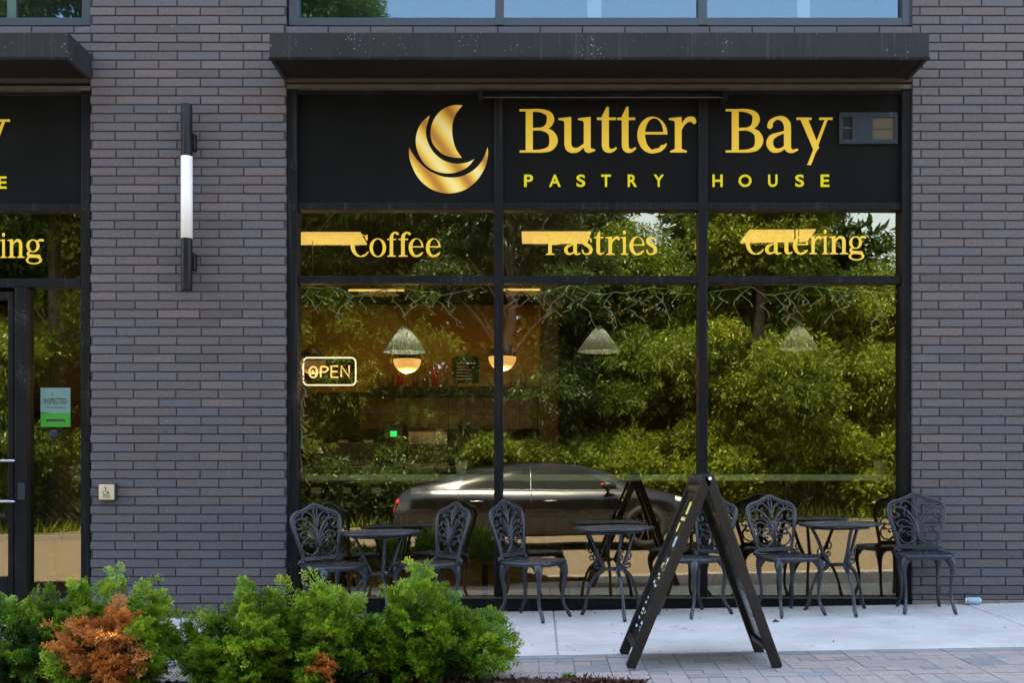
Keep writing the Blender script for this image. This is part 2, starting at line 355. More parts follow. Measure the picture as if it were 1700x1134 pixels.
GL = {
 'B': (66, [('+', stem(12,0,72)), ('+', f_rect(2,28,68.5,72)), ('+', f_rect(2,28,0,3.5)),
   ('+', f_stroke([(18,70,2),(36,69.5,2.6),(49,64,4.4),(52,54,6.0),(47,43.5,4),(36,39,2.2),(18,38.6,2)])),
   ('+', f_stroke([(18,38.6,2),(38,38.6,2.4),(52,33,4.6),(57,20,6.8),(52,7.5,4.6),(38,2.6,2.6),(18,2,2)]))]),
 'u': (62, [('+', stem(9.5,12,57)), ('+', serif_top(9.5)), ('+', f_stroke([(15.2,16,5.7),(17,8,5.6),(24,3.6,4.6),(33,5,3.4),(43,13,2.0)])),
   ('+', stem(42,5,57)), ('+', serif_top(42)), ('+', f_poly([(42,9),(44,1.5),(50,-1),(61,2.5),(61,5),(53.5,7)]))]),
 't': (34, [('+', stem(10,10,57)), ('+', f_poly([(10,56),(10,60),(18,76),(21.5,76),(21.5,56)])), ('+', f_rect(2,33,54,58)),
   ('+', f_stroke([(15.7,14,5.7),(17,7,5.4),(22,3,3.6),(28,3.5,2.4),(33,7,1.6)]))]),
 'e': (52, [('+', f_ell(26,29,24.5,30.5)), ('-', f_ell(29,30.5,15,26.5)), ('-', f_poly([(30,12),(60,13),(60,30),(30,30)])), ('+', f_rect(10,49.6,30,34)),
   ('+', f_stroke([(30,2.4,3.6),(38,4.5,3.2),(44,8.5,2.4),(48,13.5,1.6)]))]),
 'r': (45, [('+', stem(10,0,57)), ('+', serif_top(10)), ('+', serif_foot(10)), ('+', f_stroke([(20,38,1.8),(25,48,2.8),(32,54.5,4.0),(40,55,4.4),(43,51,3.6)]))]),
 'a': (54, [('+', f_stroke([(9,44,4.6),(11,51,3.8),(20,57,2.6),(30,56,4.2),(36.5,49,5.6),(38,40,5.7),(38,12,5.7),(40,5,4.6),(46,2,2.8),(54,4.5,1.8)])),
   ('+', f_stroke([(38,35,1.9),(24,31,2.5),(12,25,4.6),(8.5,15,5.6),(13,5.5,4.6),(22,3,3.2),(31,7,2.4),(38,15,1.8)]))]),
 'y': (60, [('+', f_poly([(5,57),(18,57),(38,8),(31,-2)])), ('+', f_poly([(48.5,57),(53.5,57),(24,-21),(17,-21),(19.5,-16)])),
   ('+', f_rect(-1,25,54.2,58)), ('+', f_rect(38,61,54.2,58))]),
 'C': (60, [('+', f_ell(31,36,29.5,37)), ('-', f_ell(36,36,21.5,33.5)), ('-', f_poly([(38,14),(75,17),(75,56),(50,56),(44,40)])), ('+', f_poly([(50,52),(53.5,52),(54.5,71),(51.5,71),(46,66)])),
   ('+', f_stroke([(40,2.4,3.4),(48,6,2.6),(56,15,1.7)]))]),
 'o': (57, [('+', f_ell(28.5,29,27,30.5)), ('-', f_ell(28.5,29,15.8,27))]),
 'f': (38, [('+', stem(10,0,62)), ('+', serif_foot(10)), ('+', f_rect(2,32,54,58)), ('+', f_stroke([(15.7,58,5.7),(17,68,5.2),(23,76,3.4),(30,78,2.8),(36,74,4.2)]))]),
 'P': (60, [('+', stem(12,0,72)), ('+', f_rect(2,28,68.5,72)), ('+', serif_foot(12)),
   ('+', f_stroke([(18,70,2),(36,69.5,2.6),(50,64,4.8),(53.5,52,6.5),(49,40,4.6),(36,35,2.4),(18,34.6,2)]))]),
 's': (42, [('+', f_stroke([(33,43,2.4),(31,51,2.6),(22,56,2.6),(12,53,4.2),(8.5,45,5.2),(14,36,5.6),(26,28,6),(32.5,18,5.6),(30,7,4.4),(20,2.4,2.6),(10,5,2.6),(6,15,2.4)]))]),
 'i': (32, [('+', stem(10,0,57)), ('+', serif_top(10)), ('+', serif_foot(10)), ('+', f_ell(15.5,73,6.6,6.6))]),
 'n': (66, [('+', stem(10,0,57)), ('+', serif_top(10)), ('+', serif_foot(10)), ('+', f_stroke([(20,40,1.8),(26,49,2.8),(35,55,4),(45,52,5.4),(48.5,42,5.75),(48.5,20,5.75)])),
   ('+', stem(42.75,0,30)), ('+', serif_foot(42.75))]),
 'g': (58, [('+', f_ell(24,38,20.5,20.5)), ('-', f_ell(24,38,11,16.8)), ('+', f_stroke([(37,50,2.2),(45,56,3.4),(54,55,4.0)])),
   ('+', f_stroke([(14,21,2.6),(8.5,15,3.8),(12,8,5.0),(26,5.5,5.2),(42,4.5,5.4)])), ('+', f_ell(27,-6.5,25,13.8)), ('-', f_poly([(9,-7),(12,-12),(20,-15.5),(30,-16.2),(40,-13.5),(44.5,-7.5),(41,-2),(34,0),(18,0.6),(11,-2)]))]),
}
def contours(ops, bx, step):
    xs = np.arange(bx[0], bx[1], step); ys = np.arange(bx[2], bx[3], step)
    Xg, Yg = np.meshgrid(xs, ys); F = np.full(Xg.shape, 1e9)
    for op, f in ops: F = np.minimum(F, f(Xg, Yg)) if op == '+' else np.maximum(F, -f(Xg, Yg))
    F[np.abs(F) < 1e-6] = 1e-6
    segs = {}
    def pt(j, i, e):
        if e == 0: a, b = (j,i), (j,i+1)
        elif e == 1: a, b = (j,i+1), (j+1,i+1)
        elif e == 2: a, b = (j+1,i), (j+1,i+1)
        else: a, b = (j,i), (j+1,i)
        fa, fb = F[a], F[b]; t = fa/(fa-fb)
        return (a, b), (xs[a[1]]+t*(xs[b[1]]-xs[a[1]]), ys[a[0]]+t*(ys[b[0]]-ys[a[0]]))
    TB = {1:[(3,0)],2:[(0,1)],3:[(3,1)],4:[(1,2)],5:[(3,2),(1,0)],6:[(0,2)],7:[(3,2)],8:[(2,3)],9:[(2,0)],10:[(0,3),(2,1)],11:[(2,1)],12:[(1,3)],13:[(1,0)],14:[(0,3)]}
    I = F < 0; pos = {}
    cell = I[:-1,:-1]*1+I[:-1,1:]*2+I[1:,1:]*4+I[1:,:-1]*8
    for j, i in zip(*np.nonzero((cell > 0) & (cell < 15))):
        for e0, e1 in TB[int(cell[j,i])]:
            k0, p0 = pt(j, i, e0); k1, p1 = pt(j, i, e1); pos[k0] = p0; pos[k1] = p1; segs[k0] = k1
    loops = []
    while segs:
        k, nx = segs.popitem(); lp = [k]
        while nx != k and nx in segs: lp.append(nx); nx = segs.pop(nx)
        P = [pos[q] for q in lp]
        if len(P) > 4: loops.append(P)
    return loops
_gc = {}
def glyph(ch):
    if ch not in _gc: _gc[ch] = contours(GL[ch][1], (-8, GL[ch][0]+16, -26, 86), .8)
    return _gc[ch]
def fill_curve(name, loops, th, mat, parent=None, y=0.0, loc=(0,0,0)):
    """loops in the x-z plane -> solid letters of thickness th whose back lies at y"""
    cu = bpy.data.curves.new(name, 'CURVE'); cu.dimensions = '2D'; cu.fill_mode = 'BOTH'; cu.extrude = th/2
    for lp in loops:
        sp = cu.splines.new('POLY'); sp.points.add(len(lp)-1); sp.use_cyclic_u = True
        for p, q in zip(sp.points, lp): p.co = (q[0], q[1], 0, 1)
    return curve_mesh(cu, name, th, mat, parent, y, loc)
def curve_mesh(cu, name, th, mat, parent, y, loc):
    tmp = bpy.data.objects.new('tmp', cu); C.objects.link(tmp)
    dg = bpy.context.evaluated_depsgraph_get(); dg.update()
    me = bpy.data.meshes.new_from_object(tmp.evaluated_get(dg)); bpy.data.objects.remove(tmp)
    co = np.zeros(len(me.vertices)*3, np.float32); me.vertices.foreach_get('co', co); co = co.reshape(-1,3)
    out = np.stack([co[:,0]+loc[0], y-th/2-co[:,2], co[:,1]+loc[2]], 1); me.vertices.foreach_set('co', out.reshape(-1))
    me.flip_normals() if False else None
    me.materials.clear(); me.materials.append(mat); me.name = name; me.update()
    o = bpy.data.objects.new(name, me); C.objects.link(o)
    if parent is not None: o.parent = parent
    return o
def serif_word(name, items, base_px, h_px, d, th, mat, parent=None, y=None, dx=0.0, xs=1.0):
    """items: (char, left px, right px of the ink); cap height h_px on the plane at distance d"""
    s = FPX/(CAM_D-d); loops = []
    for ch, l, r in items:
        G = glyph(ch); allx = [p[0] for lp in G for p in lp]; g0, g1 = min(allx), max(allx)
        kx = (r-l)/(g1-g0); kz = h_px/72
        for lp in G: loops.append([((l+(p[0]-g0)*kx-VX+dx)/s, CAM_Z-(base_px-p[1]*kz-VY)/s) for p in lp])
    return fill_curve(name, loops, th, mat, parent, -d if y is None else y)
def sans(name, txt, cx, cz, size, th, mat, parent=None, y=0.0, width=None, bold=0.0, fit=None):
    """built-in sans lettering centred at (cx, cz); width or height fitted to the real size"""
    cu = bpy.data.curves.new(name, 'FONT'); cu.body = txt; cu.size = size; cu.extrude = th/2; cu.offset = bold; cu.align_x = 'CENTER'; cu.align_y = 'CENTER'
    o = curve_mesh(cu, name, th, mat, parent, y, (0,0,0)); me = o.data
    co = np.zeros(len(me.vertices)*3, np.float32); me.vertices.foreach_get('co', co); co = co.reshape(-1,3)
    x0, x1, z0, z1 = co[:,0].min(), co[:,0].max(), co[:,2].min(), co[:,2].max()
    kx = (width/(x1-x0)) if width else 1; kz = (fit/(z1-z0)) if fit else 1
    co[:,0] = cx+(co[:,0]-(x0+x1)/2)*kx; co[:,2] = cz+(co[:,2]-(z0+z1)/2)*kz
    me.vertices.foreach_set('co', co.reshape(-1)); me.update(); return o
# ------------------------------------------------------------------ the ground
def sheet(name, x0, x1, d0, d1, mat, dz=0.0, nx=24, nd=6, label=None):
    mb = MB(); xs = [x0+(x1-x0)*i/nx for i in range(nx+1)]; ds = [d0+(d1-d0)*i/nd for i in range(nd+1)]
    vs = [(x, -d, gz(x, d if d > d0+1e-6 else d0+1e-4)+dz) for d in ds for x in xs]
    fs = [(j*(nx+1)+i, (j+1)*(nx+1)+i, (j+1)*(nx+1)+i+1, j*(nx+1)+i+1) for j in range(nd) for i in range(nx)]
    mb.add(vs, fs); o = mb.build(name, mat); o['kind'] = 'structure'; return o
g = MB(); g.add([(-400,-400,-.75),(400,-400,-.75),(400,400,-.75),(-400,400,-.75)], [(0,1,2,3)]); g.build('ground', M['soil'])['kind'] = 'structure'
XL, XR = -14.0, 12.0
sheet('sidewalk_bed', XL, XR, -.1, KD-.15, M['joint'], dz=-.012)
# concrete slabs of the walk along the wall
sb = MB(); xj = [.13+3.07*k for k in range(-5, 5)]
for a, b in zip(xj[:-1], xj[1:]):
    x0, x1 = a+.005, b-.005; d0, d1 = -.02, 1.70; zs = [gz(x0,0), gz(x1,0), gz(x1,1.7), gz(x0,1.7)]
    vs = [(x0,-d0,zs[0]),(x1,-d0,zs[1]),(x1,-d1,zs[2]),(x0,-d1,zs[3])]; vs = vs+[(v[0],v[1],v[2]-.1) for v in vs]
    sb.add(vs, [(0,3,2,1),(4,5,6,7),(0,1,5,4),(1,2,6,5),(2,3,7,6),(3,0,4,7)])
sb.build('sidewalk', M['concrete'], bevel=.006, seg=2)['kind'] = 'structure'
# pavers: a grey edging row, then alternating whole and half rows
pv = MB(); pg = MB(); PW = .196; d = 1.712; row = 0
while d < KD-.2:
    dep = .10 if row == 0 else (.098 if row % 3 else .196)
    x = -9.0
    while x < 9.0:
        half = (row % 2 == 0 and row > 0)
        for k in range(2 if half else 1):
            ww = PW/2 if half else PW
            xa = x+k*PW/2+.002; xb = xa+ww-.0045; da, db = d+.002, d+dep-.0025
            t = pg if row == 0 or random.random() < .06 else pv; t.rnd = random.random(); h = random.uniform(-.0015,.0015)
            z = [gz(xa,da)+h, gz(xb,da)+h, gz(xb,db)+h, gz(xa,db)+h]
            vs = [(xa,-da,z[0]),(xb,-da,z[1]),(xb,-db,z[2]),(xa,-db,z[3])]; vs += [(v[0],v[1],v[2]-.03) for v in vs]
            t.add(vs, [(0,3,2,1),(0,1,5,4),(1,2,6,5),(2,3,7,6),(3,0,4,7)])
        x += PW
    d += dep; row += 1
pv.build('brick_pavement', M['paver'])['kind'] = 'structure'; pg.build('grey_pavement_edge', M['paver_grey'])['kind'] = 'structure'
def strip_box(name, d0, d1, mat, ztop, zbot, seg=None, bev=.01):
    mb = MB(); x = XL-6
    while x < XR+6:
        x1 = x+(seg or 30)-.006
        a = [gz(x,d1)+ztop, gz(x1,d1)+ztop]
        vs = [(x,-d0,a[0]),(x1,-d0,a[1]),(x1,-d1,a[1]),(x,-d1,a[0])]; vs += [(v[0],v[1],v[2]-(ztop-zbot)) for v in vs]
        mb.add(vs, [(0,3,2,1),(4,5,6,7),(0,1,5,4),(1,2,6,5),(2,3,7,6),(3,0,4,7)]); x += seg or 30
    o = mb.build(name, mat, bevel=bev, seg=2); o['kind'] = 'structure'
strip_box('kerb', KD-.16, KD, M['kerb'], .004, -.3, seg=1.8)
sheet('road', XL-26, XR+28, KD, 15.2, M['asphalt'], nx=60, nd=12)
strip_box('far_kerb', 15.2, 15.35, M['kerb'], .12, -.2, seg=2.4)
sheet('grass_verge', XL-26, XR+28, 15.61, 60, M['verge'], nx=60, nd=6, dz=-.0)
# ------------------------------------------------------------------ the building
RX0, RX1, RX2, RX3, RX4 = -9.6, X(-1150), X(150), X(475), X(1515)      # pier edges on the wall face
RX5 = 8.6; TOP = 7.9
BH, BL, MJ = .0667, .317, .009
def bricks(name, rects, parent, y=0.0, ph=X(191.7)):
    mb = MB(); k0 = int(-.2/BH)
    for (x0, x1, z0, z1) in rects:
        mb.rnd = .5
        for k in range(int(z0/BH)-2, int(z1/BH)+2):
            za, zb = k*BH+MJ/2+.02, (k+1)*BH-MJ/2+.02
            za, zb = max(za, z0), min(zb, z1)
            if zb-za < .012: continue
            off = ph+(.44*BL if k % 2 else 0)+random.uniform(-.008,.008)
            i0 = int((x0-off)/BL)-1
            for i in range(i0, int((x1-off)/BL)+2):
                xa, xb = off+i*BL+MJ/2, off+(i+1)*BL-MJ/2; xa, xb = max(xa, x0), min(xb, x1)
                if xb-xa < .012: continue
                mb.rnd = random.random(); yy = y+random.uniform(-.0012,.0012)+.0015; c = .0022; j = random.uniform(-.0009,.0009)
                a = [(xa,yy,za+j),(xb,yy,za-j),(xb,yy,zb-j),(xa,yy,zb+j)]
                fr = [(xa+c,yy-.003,za+c+j),(xb-c,yy-.003,za+c-j),(xb-c,yy-.003,zb-c-j),(xa+c,yy-.003,zb-c+j)]
                bk = [(p[0],yy+.03,p[2]) for p in a]
                mb.add(fr+a+bk, [(0,1,2,3),(4,5,1,0),(5,6,2,1),(6,7,3,2),(7,4,0,3),(8,9,5,4),(9,10,6,5),(10,11,7,6),(11,8,4,7)])
    return mb.build(name, M['brick'], parent)
bd = empty('shop_building', (0,0,0), label='dark purple grey brick building with black framed shopfronts and flat canopies', cat='building')
# wall cores (mortar colour) and returns; the brick skins hang 9 mm proud
wc = MB()
ZB = Z(995)-.005                                                          # foot of the brickwork
for a, b in ((RX0,RX1),(RX2,RX3),(RX4,RX5)):
    wc.box(a+.003, b-.003, .007, .30, -.35, TOP)
UW0, UW1 = 4.345, 6.35                                                   # upper window opening
for a, b in ((RX1,RX2),(RX3,RX4)):
    wc.box(a-.003, b+.003, .007, .30, 3.93, UW0); wc.box(a-.003, b+.003, .007, .30, UW1, TOP)
wc.build('wall', M['mortar'], bd)
bricks('brick_facing', [(RX0,RX1,ZB,TOP),(RX2,RX3,ZB-.1,TOP),(RX4,RX5,ZB,TOP),(RX1,RX2,4.02,UW0-.004),(RX3,RX4,4.02,UW0-.004),(RX1,RX2,UW1+.003,TOP),(RX3,RX4,UW1+.003,TOP)], bd)
for a, b in ((RX4,RX5),(RX0,RX1)): fb = MB(); fb.box(a, b, -.004, .02, -.5, ZB-.006); fb.build('foundation_strip', M['concrete_edge'], bd, bevel=.004)
cp = MB(); cp.box(RX0-.03, RX5+.03, -.03, .36, TOP+.002, TOP+.03); cp.build('parapet_coping', M['frame'], bd)
# shell behind: side walls, back wall, upper floor, roof
sh = MB(); sh.box(RX0, RX0+.3, .304, 8.3, -.4, TOP-.004); sh.box(RX5-.3, RX5, .304, 8.3, -.4, TOP-.004); sh.box(RX0+.304, RX5-.304, 8.05, 8.3, -.4, TOP-.006)
sh.build('outer_shell', M['mortar'], bd)
rf = MB(); rf.box(RX0+.304, RX5-.304, .304, 8.04, 6.6, 6.8); rf.build('roof', M['ceil'], bd)
fl = MB(); fl.box(RX0+.304, RX5-.304, .304, 8.04, 4.0, 4.3); fl.build('upper_floor', M['ceil'], bd)
ce = MB(); ce.box(RX0+.304, RX5-.304, .14, 8.04, 3.5, 3.6); ce.build('shop_ceiling', M['ceil'], bd)
sf = MB(); sf.box(RX0+.304, RX5-.304, .14, 8.04, -.35, -.02); sf.build('shop_floor', M['shopfloor'], bd)
bw = MB(); bw.box(RX0+.304, X(915,-7.6), 7.9, 8.0, 2.2, 3.495); bw.build('ochre_back_wall', M['ochre'], bd)
bw = MB(); bw.box(RX0+.304, X(915,-7.6), 7.905, 8.0, 0, 2.198); bw.build('dark_back_wall', M['brownwall'], bd)
bw = MB(); bw.box(X(915,-7.6)+.003, RX5-.304, 7.9, 8.0, 0, 3.495); bw.box(X(897,-5.5), X(926,-5.5), 5.2, 7.89, 0, 3.49); bw.build('brown_partition', M['brownwall'], bd)  # dark brown stands in for the dimness of the room's right half
bw = MB(); bw.box(X(1560,-3), X(1560,-3)+.1, .16, 7.88, 0, 3.49); bw.build('side_partition', M['brownwall'], bd); bw = MB(); bw.box(RX2-1.4, RX2-1.3, 2.4, 7.88, 0, 3.49); bw.build('side_partition', M['brownwall'], bd)
# ---- shopfront frame: a window is frame (with rails and mullions), glass panes
GY = .10                                                                  # glass plane
FD = -.06                                                                 # (distance value of frame face: y=.06)
def px_box(mb, a, b, t, c, y0, y1, d=None):
    """box from pixel edges measured on its front face at y0"""
    dd = -y0 if d is None else d
    mb.box(X(a,dd), X(b,dd), y0, y1, Z(c,dd), Z(t,dd))
def shopfront(shift, jambs, left=False):
    f = MB(); s = shift
    for (a, b) in jambs: px_box(f, a+s, b+s, 146, 1016, .055, .17)
    return f
sw = empty('shopfront_window', (0,0,0)); sw.parent = bd
f = MB()
px_box(f, 476, 493, 143, 1030, .03, .17); px_box(f, 1498, 1514, 143, 1030, .03, .17)
px_box(f, 820, 835, 150, 996, .05, .165); px_box(f, 1159.5, 1175, 150, 996, .05, .165)
for (a, b) in ((493,820),(835,1159.5),(1175,1498)):
    px_box(f, a, b, 335, 348, .056, .16); px_box(f, a, b, 457.5, 470, .056, .16); px_box(f, a, b, 150, 155, .056, .16)
px_box(f, 493, 1498, 995, 1040, .045, .16)
f.build('frame', M['frame'], sw, bevel=.003)
f = MB(); px_box(f, 493, 1498, 992.4, 994.6, .035, .058, d=-.035); f.build('sill_trim', M['lintel'], sw)
for (a, b) in ((493,820),(835,1159.5),(1175,1498)):
    for (t, c) in ((347,458),(469,996)):
        g = MB(); g.box(X(a-2,-.11), X(b+2,-.11), .108, .112, Z(c,-.11), Z(t,-.11)); g.build('glass_pane', M['glass'], sw)
lt = MB(); px_box(lt, 476, 1514, 139.5, 146, .012, .1, d=-.012); lt.build('lintel', M['lintel'], bd)
# ---- left shopfront with its door
lw = empty('entrance_shopfront', (0,0,0)); lw.parent = bd
SH = -1365
f = MB(); px_box(f, 134, 150, 149, 1030, .03, .17); px_box(f, 24, 44, 477, 1000, .045, .165)
L0 = -1150
px_box(f, L0, L0+16, 149, 1030, .03, .17)
for a, b in ((L0+16,-780),(-765,-430),(-415,-180),(-165,134)):
    px_box(f, a, b, 337, 350, .056, .16); px_box(f, a, b, 462, 477, .056, .16)
for a in (-780,-430,-180): px_box(f, a, a+15, 152, 1000, .05, .165)
px_box(f, L0+16, 134, 152, 157, .056, .16); px_box(f, L0+16, -180, 995, 1050, .045, .16); px_box(f, 44, 134, 985, 1050, .045, .16)
f.build('frame', M['frame'], lw, bevel=.003)
for a, b in ((L0+16,-780),(-765,-430),(-415,-180),(-165,134)):
    g = MB(); g.box(X(a-2,-.11), X(b+2,-.11), .108, .112, Z(463,-.11), Z(349,-.11)); g.build('glass_pane', M['glass'], lw)
for a, b in ((L0+16,-780),(-765,-430),(-415,-180),(44,134)):
    g = MB(); g.box(X(a-2,-.11), X(b+2,-.11), .108, .112, Z(996,-.11), Z(476,-.11)); g.build('glass_pane', M['glass'], lw)
lt = MB(); px_box(lt, L0, 150, 142, 149, .012, .1, d=-.012); lt.build('lintel', M['lintel'], bd)
dr = empty('glass_door', (0,0,0)); dr.parent = bd
f = MB(); px_box(f, 13, 22.5, 484, 1000, .075, .125); px_box(f, -163, -152, 484, 1000, .075, .125)
px_box(f, -152, 13, 484, 497, .075, .125); px_box(f, -152, 13, 958, 1000, .075, .125); f.build('door_frame', M['frame'], dr, bevel=.003)
g = MB(); g.box(X(-154,-.1), X(15,-.1), .098, .102, Z(960,-.1), Z(495,-.1)); g.build('glass_pane', M['glass'], dr)
h = MB()
for py in (765, 833):
    h = MB(); h.tube([(X(22),.062,Z(py)),(X(21),.02,Z(py)),(X(18),.01,Z(py)),(X(-60),.01,Z(py)),(X(-62),.02,Z(py)),(X(-63),.09,Z(py))], .009, n=10)
    h.build('pull_handle', M['chrome'], dr, smooth=True)
lk = MB(); px_box(lk, 29, 41, 802, 830, .036, .046); lk.build('door_strike', M['vent'], dr, bevel=.002)
# ---- upper windows
def upper(a, b, muls, curtains):
    uw = empty('upper_window', (0,0,0)); uw.parent = bd; f = MB()
    top = UW1; z28, z42 = Z(28,-.03), Z(41.5,-.03)
    x0, x1 = X(a,-.03), X(b,-.03)
    f.box(x0, X(a+15,-.03), .03, .14, z42, top); f.box(X(b-15,-.03), x1, .03, .14, z42, top)
    f.box(X(a+15,-.03), X(b-15,-.03), .032, .139, z42, z28); f.box(X(a+15,-.03), X(b-15,-.03), .032, .139, top-.08, top)
    for m in muls: f.box(X(m-7,-.025), X(m+7,-.025), .025, .137, z42+.002, top-.002)
    f.build('frame', M['frame_up'], uw, bevel=.003)
    g = MB(); g.box(X(a+14,-.08), X(b-14,-.08), .088, .092, z28-.01, top-.05); g.build('glass_pane', M['glass_up'], uw)
    for (c0, c1) in curtains:
        c = MB(); c.box(X(c0,-.2), X(c1,-.2), .17, .19, 4.31, top); c.build('blind', M['curtain'], uw)
    k = MB(); k.box(x0-.2, x1+.2, 1.2, 1.25, 4.31, 6.59); k.build('room_wall', M['brownwall'], uw)
upper(479, 1514, (829, 1167), ((975,998),(1322,1343)))
upper(-1148, 151, (-770,-430,-180), ((15,30),))
# ---- canopies
def canopy(a, b):
    cn = empty('canopy', (0,0,0)); cn.parent = bd; D0 = .41
    x0, x1 = X(a, D0), X(b, D0); zt, zb = Z(53, D0), Z(97, D0)
    m = MB()
    # a tray: fascia on three sides, recessed soffit
    m.box(x0, x1, -D0, -D0+.03, zb, zt); m.box(x0, x0+.03, -D0+.0305, -.002, zb, zt); m.box(x1-.03, x1, -D0+.0305, -.002, zb, zt)
    m.box(x0+.0305, x1-.0305, -D0+.0305, -.002, zt-.02, zt-.003); m.build('fascia', M['canopy'], cn, bevel=.004, seg=2)
    s = MB(); s.box(x0+.031, x1-.031, -D0+.031, -.003, zb+.012, zb+.03)
    for xx in (x0+.14, x1-.15): s.box(xx, xx+.006, -D0+.06, -.02, zb+.009, zb+.0122)
    s.build('soffit', M['soffit'], cn)
    e = MB(); e.box(x0-.002, x1+.002, -D0-.006, -D0-.0003, zb-.006, zb+.012); e.build('drip_edge', M['frame'], cn)
canopy(447, 1543); canopy(-1185, 113)
# ------------------------------------------------------------------ signs on the building
def tr(pts, ox=440): return [(ox+p[0]/3.036, p[1]/3.036) for p in pts]
def sign(shift, dy, label, panels):
    r = empty('fascia_sign', (0,0,0), label=label, cat='shop sign', group='black fascia signs with gold lettering')
    p = MB()
    for a, b in panels: p.box(X(a,-.075), X(b,-.075), .075, .1, Z(336+dy,-.075), Z(154+dy,-.075))
    p.build('sign_panel', M['signpanel'], r, bevel=.0015)
    d = -.0745; y = .0745; w = shift
    bt = [('B',862.5,926),('u',927,988),('t',991,1024),('t',1024.5,1056),('e',1058,1108),('r',1110.5,1156)]
    by = [('B',1204.5,1267),('a',1272,1325),('y',1322,1382)]
    for wd in (bt, by): serif_word('name_lettering', [(c,l+w,q+w) for c,l,q in wd], 253+dy, 72, d, .006, M['goldtext'], r, y=y)
    s = FPX/(CAM_D-d)
    for ch, l, q in (('P',870,885),('A',911.5,931),('S',957,971.5),('T',998,1014),('R',1042,1057.5),('Y',1085,1102),('H',1182.5,1199.5),('O',1226,1247.5),('U',1275,1290.5),('S',1320,1334.5),('E',1362,1376.5)):
        sans('house_letter', ch, X((l+q)/2+w,d), Z(300+dy,d), .1, .006, M['yellow'], r, y=y, width=(q-l)/s, fit=20.5/s, bold=.0022)
    A = [(995,530),(950,530),(900,548),(862,585),(840,630),(835,680),(845,720),(868,752),(900,778),(945,792),(992,795)]
    B = [(992,795),(965,755),(950,710),(943,655),(948,610),(965,568),(995,530)]
    shp = [catmull(A, 5)+catmull(B, 5)[1:-1]]
    A = [(830,582),(795,612),(770,655),(760,705),(768,760),(800,820),(850,858),(910,873),(965,868),(1020,842),(1055,802)]
    B = [(1055,802),(1020,818),(975,825),(925,818),(880,795),(845,760),(820,712),(811,655),(830,582)]
    shp.append(catmull(A, 5)+catmull(B, 5)[1:-1])
    A = [(727,742),(727,785),(740,835),(775,900),(830,948),(895,972),(955,972),(1020,950),(1075,900),(1110,840),(1124,780),(1122,742)]
    B = [(1122,742),(1100,800),(1060,850),(1005,883),(950,895),(890,888),(830,862),(780,820),(745,775),(727,742)]
    shp.append(catmull(A, 5)+catmull(B, 5)[1:-1])
    lp = [[(X(p[0]+w,d), Z(p[1]+dy,d)) for p in tr(q)] for q in shp]
    fill_curve('boat_emblem', lp, .006, M['foil'], r, y)
    return r
sign(0, 0, 'black fascia sign reading Butter Bay Pastry House above the three wide window panes', ((493,820),(835,1160),(1175,1498)))
sign(SH, 3, 'black fascia sign above the entrance door, cut off by the left edge of the photo', ((L0+16,-780),(-765,-430),(-415,-180),(-165,134)))
def vinyl(word, items, base, cap, label):
    o = serif_word('window_lettering', items, base, cap, -.107, .0015, M['goldtext'], None, y=.1075)
    tag(o, label, 'lettering', 'gold words on the transom glass')
vinyl('Coffee', [('C',582,612),('o',613.5,641),('f',643,662),('f',661.5,682),('e',678.5,703),('e',707,731.5)], 426, 37, 'gold lettering reading Coffee on the transom glass above the OPEN sign')
vinyl('Pastries', [('P',905,935),('a',936.5,964),('s',965.5,984),('t',986,1003),('r',1005,1029),('i',1030,1043),('e',1045,1070),('s',1072.5,1091)], 423, 37, 'gold lettering reading Pastries on the middle transom glass')
vinyl('Catering', [('C',1238,1268),('a',1270,1297),('t',1298,1316),('e',1316.5,1341.5),('r',1342.5,1364),('i',1364,1375.5),('n',1376,1408.5),('g',1409,1438)], 422, 37, 'gold lettering reading Catering on the right transom glass')
vinyl('Catering', [('C',-126,-96),('a',-94,-67),('t',-66,-48),('e',-47.5,-22.5),('r',-21.5,0),('i',0,11.5),('n',12,41),('g',43,73)], 428, 38, 'gold lettering ending in ing on the transom above the entrance')
# ---- awning bar, vent plate, wall lamp, push button
r = empty('awning_rail', (0,0,0), label='thin black metal rail mounted across the top of the main sign', cat='rail')
m = MB(); m.tube([(X(800,.03),-.03,Z(160,.03)),(X(1200,.03),-.03,Z(160,.03))], .010, n=8); m.tube([(X(800,.03),-.015,Z(157,.03)),(X(1200,.03),-.015,Z(157,.03))], .016, n=8); m.build('rod', M['frame'], r, smooth=True)
m = MB(); m.tube([(X(800,.04),-.042,Z(161.5,.04)),(X(1200,.04),-.042,Z(161.5,.04))], .0035, n=6); m.build('edge_wire', M['lintel'], r)
for px in (798, 1202):
    m = MB(); m.box(X(px-4), X(px+4), -.05, .06, Z(168), Z(154)); m.tube([(X(px),-.045,Z(160)),(X(px)+.01,-.05,Z(170)),(X(px)-.01,-.04,Z(168))], .006, n=6); m.build('bracket', M['frame'], r, bevel=.003)
r = empty('vent_plate', (0,0,0), label='blue grey metal vent plate with a dark slot and a beige mesh square', cat='vent')
dv = -.055; yv = .055
m = MB(); a, b, c, e = X(1393.5,dv), X(1490.5,dv), Z(238,dv), Z(186,dv)
sx0, sx1, sx2, sx3 = X(1399.5,dv), X(1415,dv), X(1449,dv), X(1485,dv); sz0, sz1 = Z(231,dv), Z(194,dv)
for q in ((a,sx0,c,e),(sx0,sx1,c,sz0),(sx0,sx1,sz1,e),(sx1,sx2,c,e),(sx2,sx3,c,sz0),(sx2,sx3,sz1,e),(sx3,b,c,e)): m.box(q[0],q[1],yv,yv+.0185,q[2],q[3])
m.build('plate', M['vent'], r)
m = MB(); m.box(sx0,sx1,yv+.014,yv+.018,sz0,sz1); m.build('dark_slot', M['void'], r)
